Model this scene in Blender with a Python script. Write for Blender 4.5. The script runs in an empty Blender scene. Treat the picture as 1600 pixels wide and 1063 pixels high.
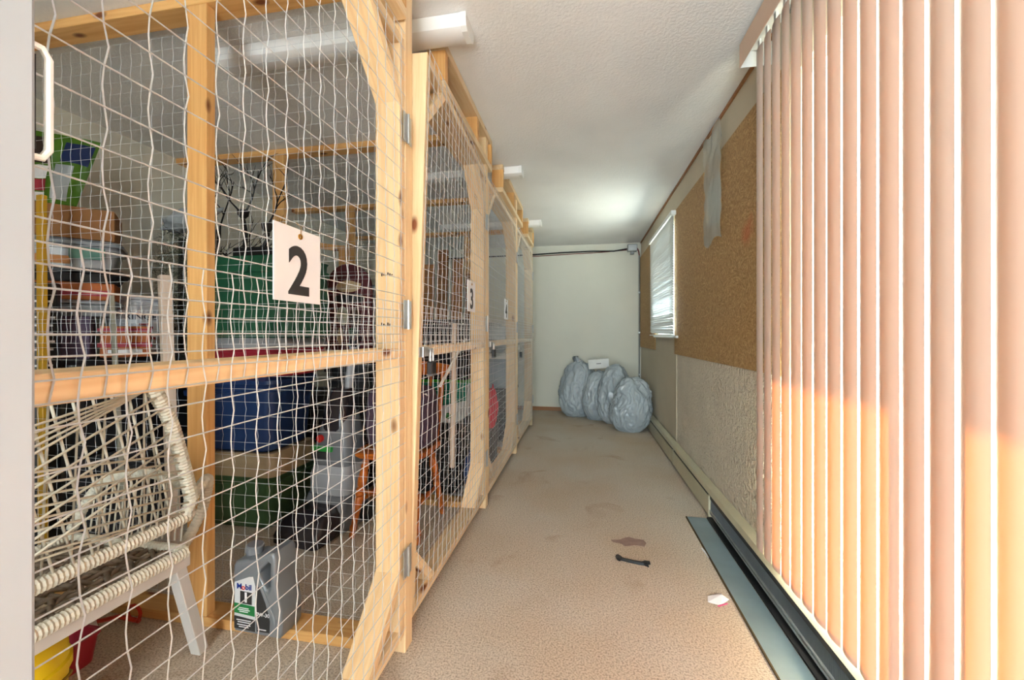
import bpy, bmesh, math, random
from mathutils import Vector, Matrix, noise

random.seed(7)
S = bpy.context.scene
C = S.collection
PI = math.pi

# ------------------------------------------------------------------ camera
cam_d = bpy.data.cameras.new('camera')
cam = bpy.data.objects.new('camera', cam_d)
C.objects.link(cam)
cam.location = (0, 0, 1.13)
cam.rotation_euler = (PI / 2, 0, math.atan(110 / 620))
cam_d.sensor_width = 36
cam_d.lens = 620 / 1600 * 36
cam_d.shift_y = -8.5 / 1600
cam_d.clip_start = 0.02
S.camera = cam

# ------------------------------------------------------------------ world, sun, exposure
W = bpy.data.worlds.new('sky'); S.world = W; W.use_nodes = True
bg = W.node_tree.nodes['Background']
bg.inputs[0].default_value = (0.80, 0.93, 1.0, 1)
bg.inputs[1].default_value = 11.0

sun_d = bpy.data.lights.new('sun', 'SUN'); sun_d.energy = 130; sun_d.angle = math.radians(0.7)
sun_d.color = (1.0, 0.93, 0.82)
sun = bpy.data.objects.new('sun', sun_d); C.objects.link(sun)
SUN_DIR = Vector((-1.0, 0.55, -1.25)).normalized()          # direction the light travels
sun.rotation_euler = SUN_DIR.to_track_quat('-Z', 'Y').to_euler()
sun.location = (6, -2, 8)

def portal(name, loc, rot, sx, sy):
    d = bpy.data.lights.new(name, 'AREA'); d.shape = 'RECTANGLE'; d.size = sx; d.size_y = sy
    d.cycles.is_portal = True
    o = bpy.data.objects.new(name, d); C.objects.link(o); o.location = loc; o.rotation_euler = rot
portal('patio_daylight', (1.0, 0.45, 1.2), (0, PI / 2, 0), 2.0, 2.7)
portal('window_daylight', (1.0, 4.18, 1.66), (0, PI / 2, 0), 1.1, 1.2)
portal('entrance_daylight', (0.02, -2.37, 1.10), (PI / 2, 0, 0), 1.6, 2.2)

S.view_settings.view_transform = 'Standard'
S.view_settings.look = 'None'
S.view_settings.gamma = 1
S.view_settings.use_curve_mapping = False
S.view_settings.exposure = 0.74

# ------------------------------------------------------------------ materials
def srgb(r, g, b):
    f = lambda c: (c / 255 / 12.92) if c / 255 <= 0.04045 else ((c / 255 + 0.055) / 1.055) ** 2.4
    return (f(r), f(g), f(b), 1)
MATS = {}
def newmat(name):
    m = bpy.data.materials.new(name); m.use_nodes = True
    nt = m.node_tree
    return m, nt, nt.nodes['Principled BSDF'], nt.nodes.new, nt.links.new
def pm(name, col, rough=0.5, metal=0.0, var=0.08, scale=6.0, bump=0.0, bscale=60.0, spec=0.5, stretch=None):
    """plain material with a little noise variation in colour"""
    if name in MATS: return MATS[name]
    m, nt, b, N, L = newmat(name)
    tc = N('ShaderNodeTexCoord'); mp = N('ShaderNodeMapping')
    if stretch: mp.inputs['Scale'].default_value = stretch
    L(tc.outputs['Object'], mp.inputs[0])
    no = N('ShaderNodeTexNoise'); no.inputs['Scale'].default_value = scale; no.inputs['Detail'].default_value = 5
    L(mp.outputs[0], no.inputs['Vector'])
    rp = N('ShaderNodeValToRGB')
    rp.color_ramp.elements[0].position = 0.3; rp.color_ramp.elements[1].position = 0.7
    rp.color_ramp.elements[0].color = (col[0] * (1 - var), col[1] * (1 - var), col[2] * (1 - var), 1)
    rp.color_ramp.elements[1].color = (min(1, col[0] * (1 + var)), min(1, col[1] * (1 + var)), min(1, col[2] * (1 + var)), 1)
    L(no.outputs[0], rp.inputs[0]); L(rp.outputs[0], b.inputs['Base Color'])
    b.inputs['Roughness'].default_value = rough; b.inputs['Metallic'].default_value = metal
    b.inputs['Specular IOR Level'].default_value = spec
    if bump:
        n2 = N('ShaderNodeTexNoise'); n2.inputs['Scale'].default_value = bscale; n2.inputs['Detail'].default_value = 3
        L(mp.outputs[0], n2.inputs['Vector'])
        bp = N('ShaderNodeBump'); bp.inputs['Strength'].default_value = bump; bp.inputs['Distance'].default_value = 0.01
        L(n2.outputs[0], bp.inputs['Height']); L(bp.outputs[0], b.inputs['Normal'])
    MATS[name] = m
    return m

def wood(name, c1, c2, rough=0.5, knots=True):
    if name in MATS: return MATS[name]
    m, nt, b, N, L = newmat(name)
    tc = N('ShaderNodeTexCoord'); oi = N('ShaderNodeObjectInfo')
    mul = N('ShaderNodeMath'); mul.operation = 'MULTIPLY'; mul.inputs[1].default_value = 37.0
    L(oi.outputs['Random'], mul.inputs[0])
    add = N('ShaderNodeVectorMath'); add.operation = 'ADD'
    cx = N('ShaderNodeCombineXYZ'); L(mul.outputs[0], cx.inputs[0]); L(mul.outputs[0], cx.inputs[1]); L(mul.outputs[0], cx.inputs[2])
    L(tc.outputs['Object'], add.inputs[0]); L(cx.outputs[0], add.inputs[1])
    mp = N('ShaderNodeMapping'); mp.inputs['Scale'].default_value = (1.2, 26, 26); L(add.outputs[0], mp.inputs[0])
    no = N('ShaderNodeTexNoise'); no.inputs['Scale'].default_value = 1.6; no.inputs['Detail'].default_value = 6; no.inputs['Distortion'].default_value = 1.2
    L(mp.outputs[0], no.inputs['Vector'])
    rp = N('ShaderNodeValToRGB')
    rp.color_ramp.elements[0].position = 0.32; rp.color_ramp.elements[1].position = 0.68
    rp.color_ramp.elements[0].color = c1; rp.color_ramp.elements[1].color = c2
    L(no.outputs[0], rp.inputs[0])
    out = rp.outputs[0]
    # board to board tone
    hs = N('ShaderNodeHueSaturation')
    mr = N('ShaderNodeMapRange'); mr.inputs['To Min'].default_value = 0.86; mr.inputs['To Max'].default_value = 1.12
    L(oi.outputs['Random'], mr.inputs[0]); L(mr.outputs[0], hs.inputs['Value']); L(out, hs.inputs['Color'])
    out = hs.outputs[0]
    if knots:
        mk = N('ShaderNodeMapping'); mk.inputs['Scale'].default_value = (4.0, 9, 9); L(add.outputs[0], mk.inputs[0])
        vo = N('ShaderNodeTexVoronoi'); vo.inputs['Scale'].default_value = 1.0; L(mk.outputs[0], vo.inputs['Vector'])
        kr = N('ShaderNodeValToRGB'); kr.color_ramp.elements[0].position = 0.07; kr.color_ramp.elements[1].position = 0.16
        kr.color_ramp.elements[0].color = (1, 1, 1, 1); kr.color_ramp.elements[1].color = (0, 0, 0, 1)
        L(vo.outputs['Distance'], kr.inputs[0])
        mx = N('ShaderNodeMix'); mx.data_type = 'RGBA'
        L(kr.outputs[0], mx.inputs[0]); L(out, mx.inputs[6]); mx.inputs[7].default_value = srgb(120, 62, 24)
        out = mx.outputs[2]
    L(out, b.inputs['Base Color']); b.inputs['Roughness'].default_value = rough
    MATS[name] = m
    return m

def floor_mat():
    m, nt, b, N, L = newmat('speckled_carpet_floor')
    tc = N('ShaderNodeTexCoord')
    big = N('ShaderNodeTexNoise'); big.inputs['Scale'].default_value = 1.3; big.inputs['Detail'].default_value = 4
    L(tc.outputs['Object'], big.inputs['Vector'])
    r1 = N('ShaderNodeValToRGB'); r1.color_ramp.elements[0].position = 0.35; r1.color_ramp.elements[1].position = 0.68
    r1.color_ramp.elements[0].color = srgb(216, 206, 192); r1.color_ramp.elements[1].color = srgb(208, 188, 164)
    L(big.outputs[0], r1.inputs[0])
    sp = N('ShaderNodeTexNoise'); sp.inputs['Scale'].default_value = 150; sp.inputs['Detail'].default_value = 3; sp.inputs['Roughness'].default_value = 0.7
    L(tc.outputs['Object'], sp.inputs['Vector'])
    r2 = N('ShaderNodeValToRGB'); r2.color_ramp.elements[0].position = 0.36; r2.color_ramp.elements[1].position = 0.56
    r2.color_ramp.elements[0].color = (0.33, 0.31, 0.29, 1); r2.color_ramp.elements[1].color = (1, 1, 1, 1)
    L(sp.outputs[0], r2.inputs[0])
    mx = N('ShaderNodeMix'); mx.data_type = 'RGBA'; mx.blend_type = 'MULTIPLY'; mx.inputs[0].default_value = 0.75
    L(r1.outputs[0], mx.inputs[6]); L(r2.outputs[0], mx.inputs[7])
    # stains
    st = N('ShaderNodeTexNoise'); st.inputs['Scale'].default_value = 3.1; st.inputs['Detail'].default_value = 8; st.inputs['Distortion'].default_value = 0.8
    L(tc.outputs['Object'], st.inputs['Vector'])
    r3 = N('ShaderNodeValToRGB'); r3.color_ramp.elements[0].position = 0.60; r3.color_ramp.elements[1].position = 0.76
    r3.color_ramp.elements[0].color = (0, 0, 0, 1); r3.color_ramp.elements[1].color = (0.55, 0.55, 0.55, 1)
    L(st.outputs[0], r3.inputs[0])
    m2 = N('ShaderNodeMix'); m2.data_type = 'RGBA'
    L(r3.outputs[0], m2.inputs[0]); L(mx.outputs[2], m2.inputs[6]); m2.inputs[7].default_value = srgb(150, 112, 76)
    L(m2.outputs[2], b.inputs['Base Color']); b.inputs['Roughness'].default_value = 0.85
    b.inputs['Specular IOR Level'].default_value = 0.15
    bp = N('ShaderNodeBump'); bp.inputs['Strength'].default_value = 0.25; bp.inputs['Distance'].default_value = 0.003
    L(sp.outputs[0], bp.inputs['Height']); L(bp.outputs[0], b.inputs['Normal'])
    return m

def osb_mat():
    m, nt, b, N, L = newmat('strand_board')
    tc = N('ShaderNodeTexCoord')
    cols = []
    for k, sc in enumerate((38, 95)):
        vo = N('ShaderNodeTexVoronoi'); vo.inputs['Scale'].default_value = sc * .35; vo.inputs['Randomness'].default_value = 1
        L(tc.outputs['Object'], vo.inputs['Vector'])
        vr = N('ShaderNodeVectorRotate'); vr.rotation_type = 'X_AXIS'; L(tc.outputs['Object'], vr.inputs['Vector'])
        an = N('ShaderNodeMath'); an.operation = 'MULTIPLY'; an.inputs[1].default_value = 12.0
        se = N('ShaderNodeSeparateColor'); L(vo.outputs['Color'], se.inputs[0]); L(se.outputs[0], an.inputs[0]); L(an.outputs[0], vr.inputs['Angle'])
        mp = N('ShaderNodeMapping'); mp.inputs['Scale'].default_value = (1, sc * 2.2, sc * .7); L(vr.outputs[0], mp.inputs[0])
        no = N('ShaderNodeTexNoise'); no.inputs['Scale'].default_value = 1.0; no.inputs['Detail'].default_value = 4; no.inputs['Roughness'].default_value = 0.65
        L(mp.outputs[0], no.inputs['Vector']); cols.append(no)
    ad = N('ShaderNodeMath'); ad.operation = 'ADD'; L(cols[0].outputs[0], ad.inputs[0]); L(cols[1].outputs[0], ad.inputs[1])
    rp = N('ShaderNodeValToRGB'); e = rp.color_ramp.elements
    e[0].position = 0.62; e[0].color = srgb(132, 98, 54)
    e[1].position = 1.0; e[1].color = srgb(214, 180, 128)
    k = e.new(0.82); k.color = srgb(178, 140, 88)
    hf = N('ShaderNodeMath'); hf.operation = 'MULTIPLY'; hf.inputs[1].default_value = 0.82; L(ad.outputs[0], hf.inputs[0])
    L(hf.outputs[0], rp.inputs[0])
    # sprayed red blot
    vd = N('ShaderNodeVectorMath'); vd.operation = 'DISTANCE'; vd.inputs[1].default_value = (0.81, 2.16, 1.64)
    geo = N('ShaderNodeNewGeometry')
    n3 = N('ShaderNodeTexNoise'); n3.inputs['Scale'].default_value = 14; L(geo.outputs['Position'], n3.inputs['Vector'])
    L(geo.outputs['Position'], vd.inputs[0])
    ad2 = N('ShaderNodeMath'); ad2.operation = 'MULTIPLY_ADD'; ad2.inputs[1].default_value = 0.12; L(n3.outputs[0], ad2.inputs[0]); L(vd.outputs['Value'], ad2.inputs[2])
    rr = N('ShaderNodeValToRGB'); rr.color_ramp.elements[0].position = 0.07; rr.color_ramp.elements[1].position = 0.15
    rr.color_ramp.elements[0].color = (0.45, 0.45, 0.45, 1); rr.color_ramp.elements[1].color = (0, 0, 0, 1)
    L(ad2.outputs[0], rr.inputs[0])
    mx = N('ShaderNodeMix'); mx.data_type = 'RGBA'; L(rr.outputs[0], mx.inputs[0]); L(rp.outputs[0], mx.inputs[6]); mx.inputs[7].default_value = srgb(205, 75, 40)
    L(mx.outputs[2], b.inputs['Base Color']); b.inputs['Roughness'].default_value = 0.7
    bp = N('ShaderNodeBump'); bp.inputs['Strength'].default_value = 0.3; bp.inputs['Distance'].default_value = 0.004
    L(ad.outputs[0], bp.inputs['Height']); L(bp.outputs[0], b.inputs['Normal'])
    return m

def sheet_mat(name, dif, tra, f, rough=0.4, ior=1.3):
    m, nt, b, N, L = newmat(name)
    out = nt.nodes['Material Output']
    d = N('ShaderNodeBsdfDiffuse'); t = N('ShaderNodeBsdfTranslucent'); g = N('ShaderNodeBsdfGlossy')
    d.inputs[0].default_value = dif; t.inputs[0].default_value = tra
    g.inputs['Roughness'].default_value = rough
    m1 = N('ShaderNodeMixShader'); m1.inputs[0].default_value = f
    L(d.outputs[0], m1.inputs[1]); L(t.outputs[0], m1.inputs[2])
    fr = N('ShaderNodeFresnel'); fr.inputs[0].default_value = ior
    m2 = N('ShaderNodeMixShader'); L(fr.outputs[0], m2.inputs[0]); L(m1.outputs[0], m2.inputs[1]); L(g.outputs[0], m2.inputs[2])
    nt.nodes.remove(b)
    L(m2.outputs[0], out.inputs[0])
    return m

def glass_mat(name='thin_glass', tint=(0.95, 0.98, 0.97, 1), gl=0.06, rough=0.02):
    m, nt, b, N, L = newmat(name)
    out = nt.nodes['Material Output']; nt.nodes.remove(b)
    t = N('ShaderNodeBsdfTransparent'); t.inputs[0].default_value = tint
    g = N('ShaderNodeBsdfGlossy'); g.inputs['Roughness'].default_value = rough
    mx = N('ShaderNodeMixShader'); mx.inputs[0].default_value = gl
    L(t.outputs[0], mx.inputs[1]); L(g.outputs[0], mx.inputs[2]); L(mx.outputs[0], out.inputs[0])
    return m

PINE = wood('pine_lumber', srgb(228, 194, 146), srgb(242, 218, 176))
PINE2 = wood('pine_lumber_amber', srgb(214, 156, 90), srgb(230, 182, 116))
OAKC = wood('honey_oak', srgb(150, 72, 18), srgb(192, 104, 34), 0.3, False)
PALEW = wood('pale_board', srgb(196, 176, 158), srgb(212, 194, 176), 0.6, False)
TRIMW = wood('brown_trim', srgb(140, 92, 52), srgb(165, 112, 66), 0.5, False)
FLOOR = floor_mat()
OSB = osb_mat()
CEIL = pm('textured_ceiling_paint', srgb(236, 236, 234), 0.9, 0, 0.03, 3, 0.3, 90)
WALLM = pm('cream_wall_paint', srgb(222, 220, 206), 0.85, 0, 0.03, 2)
WALLR = pm('beige_wall_paint', srgb(205, 194, 172), 0.85, 0, 0.05, 2)
STUCCO = _st = pm('stippled_plaster', srgb(222, 212, 192), 0.9, 0, 0.05, 4, 1.0, 48)
[n for n in _st.node_tree.nodes if n.type == 'BUMP'][0].inputs['Distance'].default_value = .03
WIRE = pm('galvanised_wire', srgb(206, 209, 212), 0.4, 0.15, 0.05, 10)
ZINC = pm('zinc_steel', srgb(190, 192, 192), 0.35, 0.8, 0.1, 20)
WHITEP = pm('white_plastic', srgb(232, 232, 228), 0.4, 0, 0.02)
BLACKP = pm('black_plastic', srgb(24, 24, 26), 0.45, 0, 0.2)
INK = pm('black_ink', srgb(45, 45, 46), 0.6, 0, 0.05)
GLASS = glass_mat()
SLAT = sheet_mat('peach_vinyl_slat', srgb(222, 202, 187), srgb(250, 126, 38), 0.029, 0.35)
MINI = sheet_mat('white_vinyl_slat', srgb(232, 236, 238), srgb(235, 240, 240), 0.08, 0.35)
BAGP = sheet_mat('grey_bag_plastic', srgb(178, 188, 193), srgb(190, 200, 205), 0.10, 0.18, 1.6)

# ------------------------------------------------------------------ mesh helpers
ROOTM = {}
def link(name, me, mat, parent=None, M=None, local=False):
    o = bpy.data.objects.new(name, me); C.objects.link(o)
    if mat is not None and len(me.materials) == 0: me.materials.append(mat)
    M = M or Matrix.Identity(4)
    if parent is not None:
        o.parent = parent
        o.matrix_local = M if local else ROOTM.get(parent.name, Matrix.Identity(4)).inverted() @ M
    else:
        o.matrix_world = M
    ROOTM[o.name] = (ROOTM.get(parent.name, Matrix.Identity(4)) @ M) if (parent is not None and local) else M
    return o
def thing(name, label, cat, loc=(0, 0, 0), rz=0.0, group=None):
    o = bpy.data.objects.new(name, None); C.objects.link(o); o.empty_display_size = 0.1
    o.location = loc; o.rotation_euler = (0, 0, rz)
    o['label'] = label; o['category'] = cat
    if group: o['group'] = group
    ROOTM[o.name] = Matrix.Translation(loc) @ Matrix.Rotation(rz, 4, 'Z')
    return o
def tag(o, label, cat=None, group=None, kind=None):
    o['label'] = label
    if cat: o['category'] = cat
    if group: o['group'] = group
    if kind: o['kind'] = kind
    return o
def struct(o):
    o['kind'] = 'structure'; return o

class MB:
    def __init__(s): s.v = []; s.f = []
    def add(s, vs, fs):
        k = len(s.v); s.v += [tuple(v) for v in vs]; s.f += [tuple(i + k for i in f) for f in fs]; return s
    def box(s, x0, x1, y0, y1, z0, z1):
        return s.add([(x0, y0, z0), (x1, y0, z0), (x1, y1, z0), (x0, y1, z0), (x0, y0, z1), (x1, y0, z1), (x1, y1, z1), (x0, y1, z1)],
                     [(0, 3, 2, 1), (4, 5, 6, 7), (0, 1, 5, 4), (1, 2, 6, 5), (2, 3, 7, 6), (3, 0, 4, 7)])
    def tube(s, pts, r, n=6, closed=False, cap=True, rf=None):
        pts = [Vector(p) for p in pts]; m = len(pts); vs = []; fs = []; pr = None
        for i, p in enumerate(pts):
            if closed: t = pts[(i + 1) % m] - pts[i - 1]
            else: t = pts[min(i + 1, m - 1)] - pts[max(i - 1, 0)]
            t.normalize()
            if pr is None:
                a = Vector((0, 0, 1)) if abs(t.z) < 0.9 else Vector((1, 0, 0))
                u = t.cross(a).normalized()
            else:
                u = pr - t * pr.dot(t)
                u = u.normalized() if u.length > 1e-6 else t.orthogonal().normalized()
            pr = u; w = t.cross(u); rr = rf(i) if rf else r
            for k in range(n):
                a = 2 * PI * k / n
                vs.append(p + (u * math.cos(a) + w * math.sin(a)) * rr)
        for i in range(m if closed else m - 1):
            j = (i + 1) % m
            for k in range(n):
                l = (k + 1) % n
                fs.append((i * n + k, i * n + l, j * n + l, j * n + k))
        if cap and not closed:
            fs.append(tuple(range(n - 1, -1, -1))); fs.append(tuple((m - 1) * n + k for k in range(n)))
        return s.add(vs, fs)
    def rings(s, rs, capb=True, capt=True):
        n = len(rs[0]); vs = [v for r in rs for v in r]; fs = []
        for i in range(len(rs) - 1):
            for k in range(n):
                l = (k + 1) % n; fs.append((i * n + k, i * n + l, (i + 1) * n + l, (i + 1) * n + k))
        if capb: fs.append(tuple(range(n - 1, -1, -1)))
        if capt: fs.append(tuple((len(rs) - 1) * n + k for k in range(n)))
        return s.add(vs, fs)
    def lathe(s, prof, n=20, c=(0, 0, 0)):
        return s.rings([[(c[0] + r * math.cos(2 * PI * k / n), c[1] + r * math.sin(2 * PI * k / n), c[2] + z) for k in range(n)] for r, z in prof])
    def prism(s, poly, y0, y1):      # poly in x,z
        n = len(poly)
        vs = [(x, y0, z) for x, z in poly] + [(x, y1, z) for x, z in poly]
        fs = [tuple(range(n)), tuple(range(2 * n - 1, n - 1, -1))] + [(k, n + k, n + (k + 1) % n, (k + 1) % n) for k in range(n)]
        return s.add(vs, fs)
    def mesh(s, name, smooth=False):
        me = bpy.data.meshes.new(name); me.from_pydata(s.v, [], s.f)
        bm = bmesh.new(); bm.from_mesh(me); bmesh.ops.recalc_face_normals(bm, faces=bm.faces); bm.to_mesh(me); bm.free()
        if smooth:
            for p in me.polygons: p.use_smooth = True
        return me
    def build(s, name, mat, parent=None, M=None, smooth=False, local=False):
        return link(name, s.mesh(name, smooth), mat, parent, M, local)

def smooth_angle(o, deg=40):
    me = o.data
    for p in me.polygons: p.use_smooth = True
    bm = bmesh.new(); bm.from_mesh(me)
    for e in bm.edges:
        e.smooth = e.calc_face_angle(0.0) < math.radians(deg) if len(e.link_faces) == 2 else True
    bm.to_mesh(me); bm.free()
    return o

def cbox_mesh(name, lx, ly, lz, b):
    """box centred on the origin with chamfered edges"""
    bm = bmesh.new(); bmesh.ops.create_cube(bm, size=1)
    bmesh.ops.scale(bm, vec=(lx, ly, lz), verts=bm.verts)
    if b: bmesh.ops.bevel(bm, geom=bm.edges[:], offset=b, segments=1, affect='EDGES')
    me = bpy.data.meshes.new(name); bm.to_mesh(me); bm.free(); return me
LUM = {}
def lumber(name, p0, p1, across, thick, wide, mat, parent, local=False, b=0.002):
    """board from p0 to p1 (centre line); 'across' is the direction of its 'wide' side"""
    p0 = Vector(p0); p1 = Vector(p1); ln = (p1 - p0).length; x = (p1 - p0).normalized()
    y = Vector(across); y = (y - x * y.dot(x)).normalized(); z = x.cross(y)
    key = (round(ln, 4), thick, wide, mat.name)
    if key not in LUM:
        me = cbox_mesh(name, ln, wide, thick, b); me.materials.append(mat); LUM[key] = me
    M = Matrix((( x.x, y.x, z.x, 0), (x.y, y.y, z.y, 0), (x.z, y.z, z.z, 0), (0, 0, 0, 1)))
    M.translation = (p0 + p1) / 2
    return link(name, LUM[key], None, parent, M, local)
def cbox(name, c, sz, mat, parent=None, b=0.003, rz=0.0, local=False, R=None):
    me = cbox_mesh(name, sz[0], sz[1], sz[2], b)
    return link(name, me, mat, parent, Matrix.Translation(c) @ (R or Matrix.Rotation(rz, 4, 'Z')), local)

def text_obj(name, body, size, mat, parent, M, offset=0.0, extrude=0.0006, local=False, sx=1.0):
    cu = bpy.data.curves.new(name, 'FONT'); cu.body = body; cu.size = size; cu.align_x = 'CENTER'; cu.align_y = 'CENTER'
    cu.extrude = extrude; cu.offset = offset; cu.resolution_u = 5
    t = bpy.data.objects.new(name, cu); C.objects.link(t)
    bpy.context.view_layer.update()
    me = bpy.data.meshes.new_from_object(t.evaluated_get(bpy.context.evaluated_depsgraph_get()))
    bpy.data.objects.remove(t); bpy.data.curves.remove(cu)
    if sx != 1.0:
        for v in me.vertices: v.co.x *= sx
    return link(name, me, mat, parent, M, local)
# frame of a sign on the gates: text x -> +Y, text y -> +Z, facing +X
def face_px(loc): return Matrix(((0, 0, 1, loc[0]), (1, 0, 0, loc[1]), (0, 1, 0, loc[2]), (0, 0, 0, 1)))
# facing -Y : text x -> +X, text y -> +Z
def face_my(loc): return Matrix(((1, 0, 0, loc[0]), (0, 0, -1, loc[1]), (0, 1, 0, loc[2]), (0, 0, 0, 1)))

# ------------------------------------------------------------------ room shell
CZ = 2.45
XR = 0.826
XL = -3.0
YB = 5.92
YF = -2.40
struct(tag(MB().box(XL - .15, XR + .12, YF - .15, YB + .15, -.1, 0).build('floor', FLOOR), 'worn beige speckled carpet floor'))
struct(tag(MB().box(XL - .15, XR + .12, YF - .15, YB + .15, CZ, CZ + .1).build('ceiling', CEIL), 'off white textured ceiling'))
struct(tag(MB().box(XL - .15, XL, YF, YB, 0, CZ).build('wall_left', WALLM), 'cream wall behind the storage cages'))
struct(tag(MB().box(XL - .15, XR + .12, YB, YB + .15, 0, CZ).build('wall_back', WALLM), 'plain off white end wall'))
wr = MB()
PD0, PD1, PDZ0, PDZ1 = -0.85, 1.74, 0.32, 2.16          # patio door opening
WN0, WN1, WNZ0, WNZ1 = 3.62, 4.74, 1.12, 2.17           # window opening
x0, x1 = XR, XR + .12
wr.box(x0, x1, YF, PD0, 0, CZ); wr.box(x0, x1, PD0, PD1, 0, PDZ0); wr.box(x0, x1, PD0, PD1, PDZ1, CZ)
wr.box(x0, x1, PD1, WN0, 0, CZ); wr.box(x0, x1, WN0, WN1, 0, WNZ0); wr.box(x0, x1, WN0, WN1, WNZ1, CZ); wr.box(x0, x1, WN1, YB, 0, CZ)
wall_right = struct(tag(wr.build('wall_right', WALLR), 'beige wall with window and patio door opening'))
pl = MB().box(XR - .006, XR - .0005, 1.80, 3.70, .02, .958).build('plaster_panel', STUCCO, wall_right)
tag(pl, 'pale stippled plaster below the strand board')
MB().box(XR - .010, XR - .0005, 3.70, 3.712, .02, .958).build('batten', WALLR, wall_right)
wf = MB()
wf.box(XL - .15, -0.78, YF - .15, YF, 0, CZ); wf.box(0.80, XR + .12, YF - .15, YF, 0, CZ); wf.box(-0.78, 0.80, YF - .15, YF, 2.25, CZ)
struct(tag(wf.build('wall_front', WALLM), 'cream wall around the entrance opening'))
struct(tag(MB().box(XL, -1.30, -.62, -.52, 0, CZ).build('light_blocking_wall', WALLM), 'unseen cream wall added to keep entrance light out of the cages'))  # added out of view to dim the entrance light reaching the cages
struct(tag(MB().box(-1.0, XR - .08, YB - .014, YB - .001, 0, .055).build('baseboard_back', TRIMW), 'thin brown wooden baseboard along end wall'))
struct(tag(MB().box(XR - .012, XR - .0005, 1.9, YB - .02, CZ - .018, CZ - .001).build('trim_1', TRIMW), 'thin brown strip along ceiling edge'))
# ground and eave outside
CONC = pm('pale_concrete', srgb(112, 114, 112), 0.9, 0, 0.06, 2)
struct(tag(MB().box(XR + .13, 14, -10, 14, -.3, -.12).build('terrace', CONC), 'pale concrete terrace outside'))
EAVE = pm('white_soffit', srgb(225, 224, 220), 0.8, 0, 0.03)
EZ = 2.50
EX = 0.745 + (EZ - 0.95) / 1.25
struct(tag(MB().box(XR + .13, EX, -8, 9, EZ, EZ + .14).build('roof_eave', EAVE), 'white roof overhang outside the patio door'))

# patio door in the opening
pdoor = thing('door_1', 'white framed sliding glass patio door behind vertical blind', 'door', (XR + .06, PD1, PDZ0)); struct(pdoor)
del pdoor['category']
FR = pm('white_door_frame', srgb(230, 230, 226), 0.5, 0, 0.02)
def frame_box(parent, name, x0, x1, y0, y1, z0, z1): return MB().box(x0, x1, y0, y1, z0, z1).build(name, FR, parent)
fx0, fx1 = XR + .02, XR + .10
frame_box(pdoor, 'frame_head', fx0, fx1, PD0 + .001, PD1 - .001, PDZ1 - .05, PDZ1 - .001)
frame_box(pdoor, 'frame_sill', fx0, fx1, PD0 + .001, PD1 - .001, PDZ0 + .001, PDZ0 + .05)
for a, b_ in ((PD0 + .001, PD0 + .06), (0.86, 1.01), (PD1 - .06, PD1 - .001)):
    frame_box(pdoor, 'stile', fx0, fx1, a, b_, PDZ0 + .05, PDZ1 - .05)
for a, b_ in ((PD0 + .06, 0.86), (1.01, PD1 - .06)):
    MB().box(XR + .055, XR + .061, a, b_, PDZ0 + .05, PDZ1 - .05).build('pane', GLASS, pdoor)

# window with frame and pane
win = thing('window_1', 'small white window with two sashes behind mini blind', 'window', (XR + .06, WN1, WNZ0)); struct(win)
del win['category']
frame_box(win, 'frame_head', fx0, fx1, WN0 + .001, WN1 - .001, WNZ1 - .045, WNZ1 - .001)
frame_box(win, 'frame_sill', fx0, fx1, WN0 + .001, WN1 - .001, WNZ0 + .001, WNZ0 + .045)
for a, b_ in ((WN0 + .001, WN0 + .045), (4.16, 4.22), (WN1 - .045, WN1 - .001)):
    frame_box(win, 'stile', fx0, fx1, a, b_, WNZ0 + .045, WNZ1 - .045)
for a, b_ in ((WN0 + .045, 4.16), (4.22, WN1 - .045)):
    MB().box(XR + .055, XR + .061, a, b_, WNZ0 + .045, WNZ1 - .045).build('pane', GLASS, win)
frame_box(win, 'window_sill', XR - .03, XR + .02, WN0 + .001, WN1 - .001, WNZ0 - .02, WNZ0 - .0005)

# open white door panel close to the camera, left
d2 = thing('door_2', 'open white door seen edge on beside the camera', 'door', (-.49, -.2, 0)); struct(d2)
del d2['category']
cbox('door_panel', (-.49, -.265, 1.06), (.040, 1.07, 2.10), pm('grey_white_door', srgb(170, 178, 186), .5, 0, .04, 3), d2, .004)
h = MB().tube([(-.478, .265, 1.287), (-.476, .276, 1.288), (-.475, .280, 1.296), (-.475, .280, 1.378), (-.476, .276, 1.386), (-.478, .265, 1.387)], .0032, 8)
smooth_angle(tag(h.build('handle', WHITEP, d2), 'white plastic pull handle on the door edge'))
MB().box(-.480, -.4772, .2702, .2728, 1.295, 1.379).build('handle_recess', BLACKP, d2)

# ------------------------------------------------------------------ lumber cages
GX0, GX1 = -0.707, -0.618        # back and front plane of gates
P = [0.15, 1.345, 2.53, 3.73, 4.93]
TH, WD = .038, .089

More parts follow.
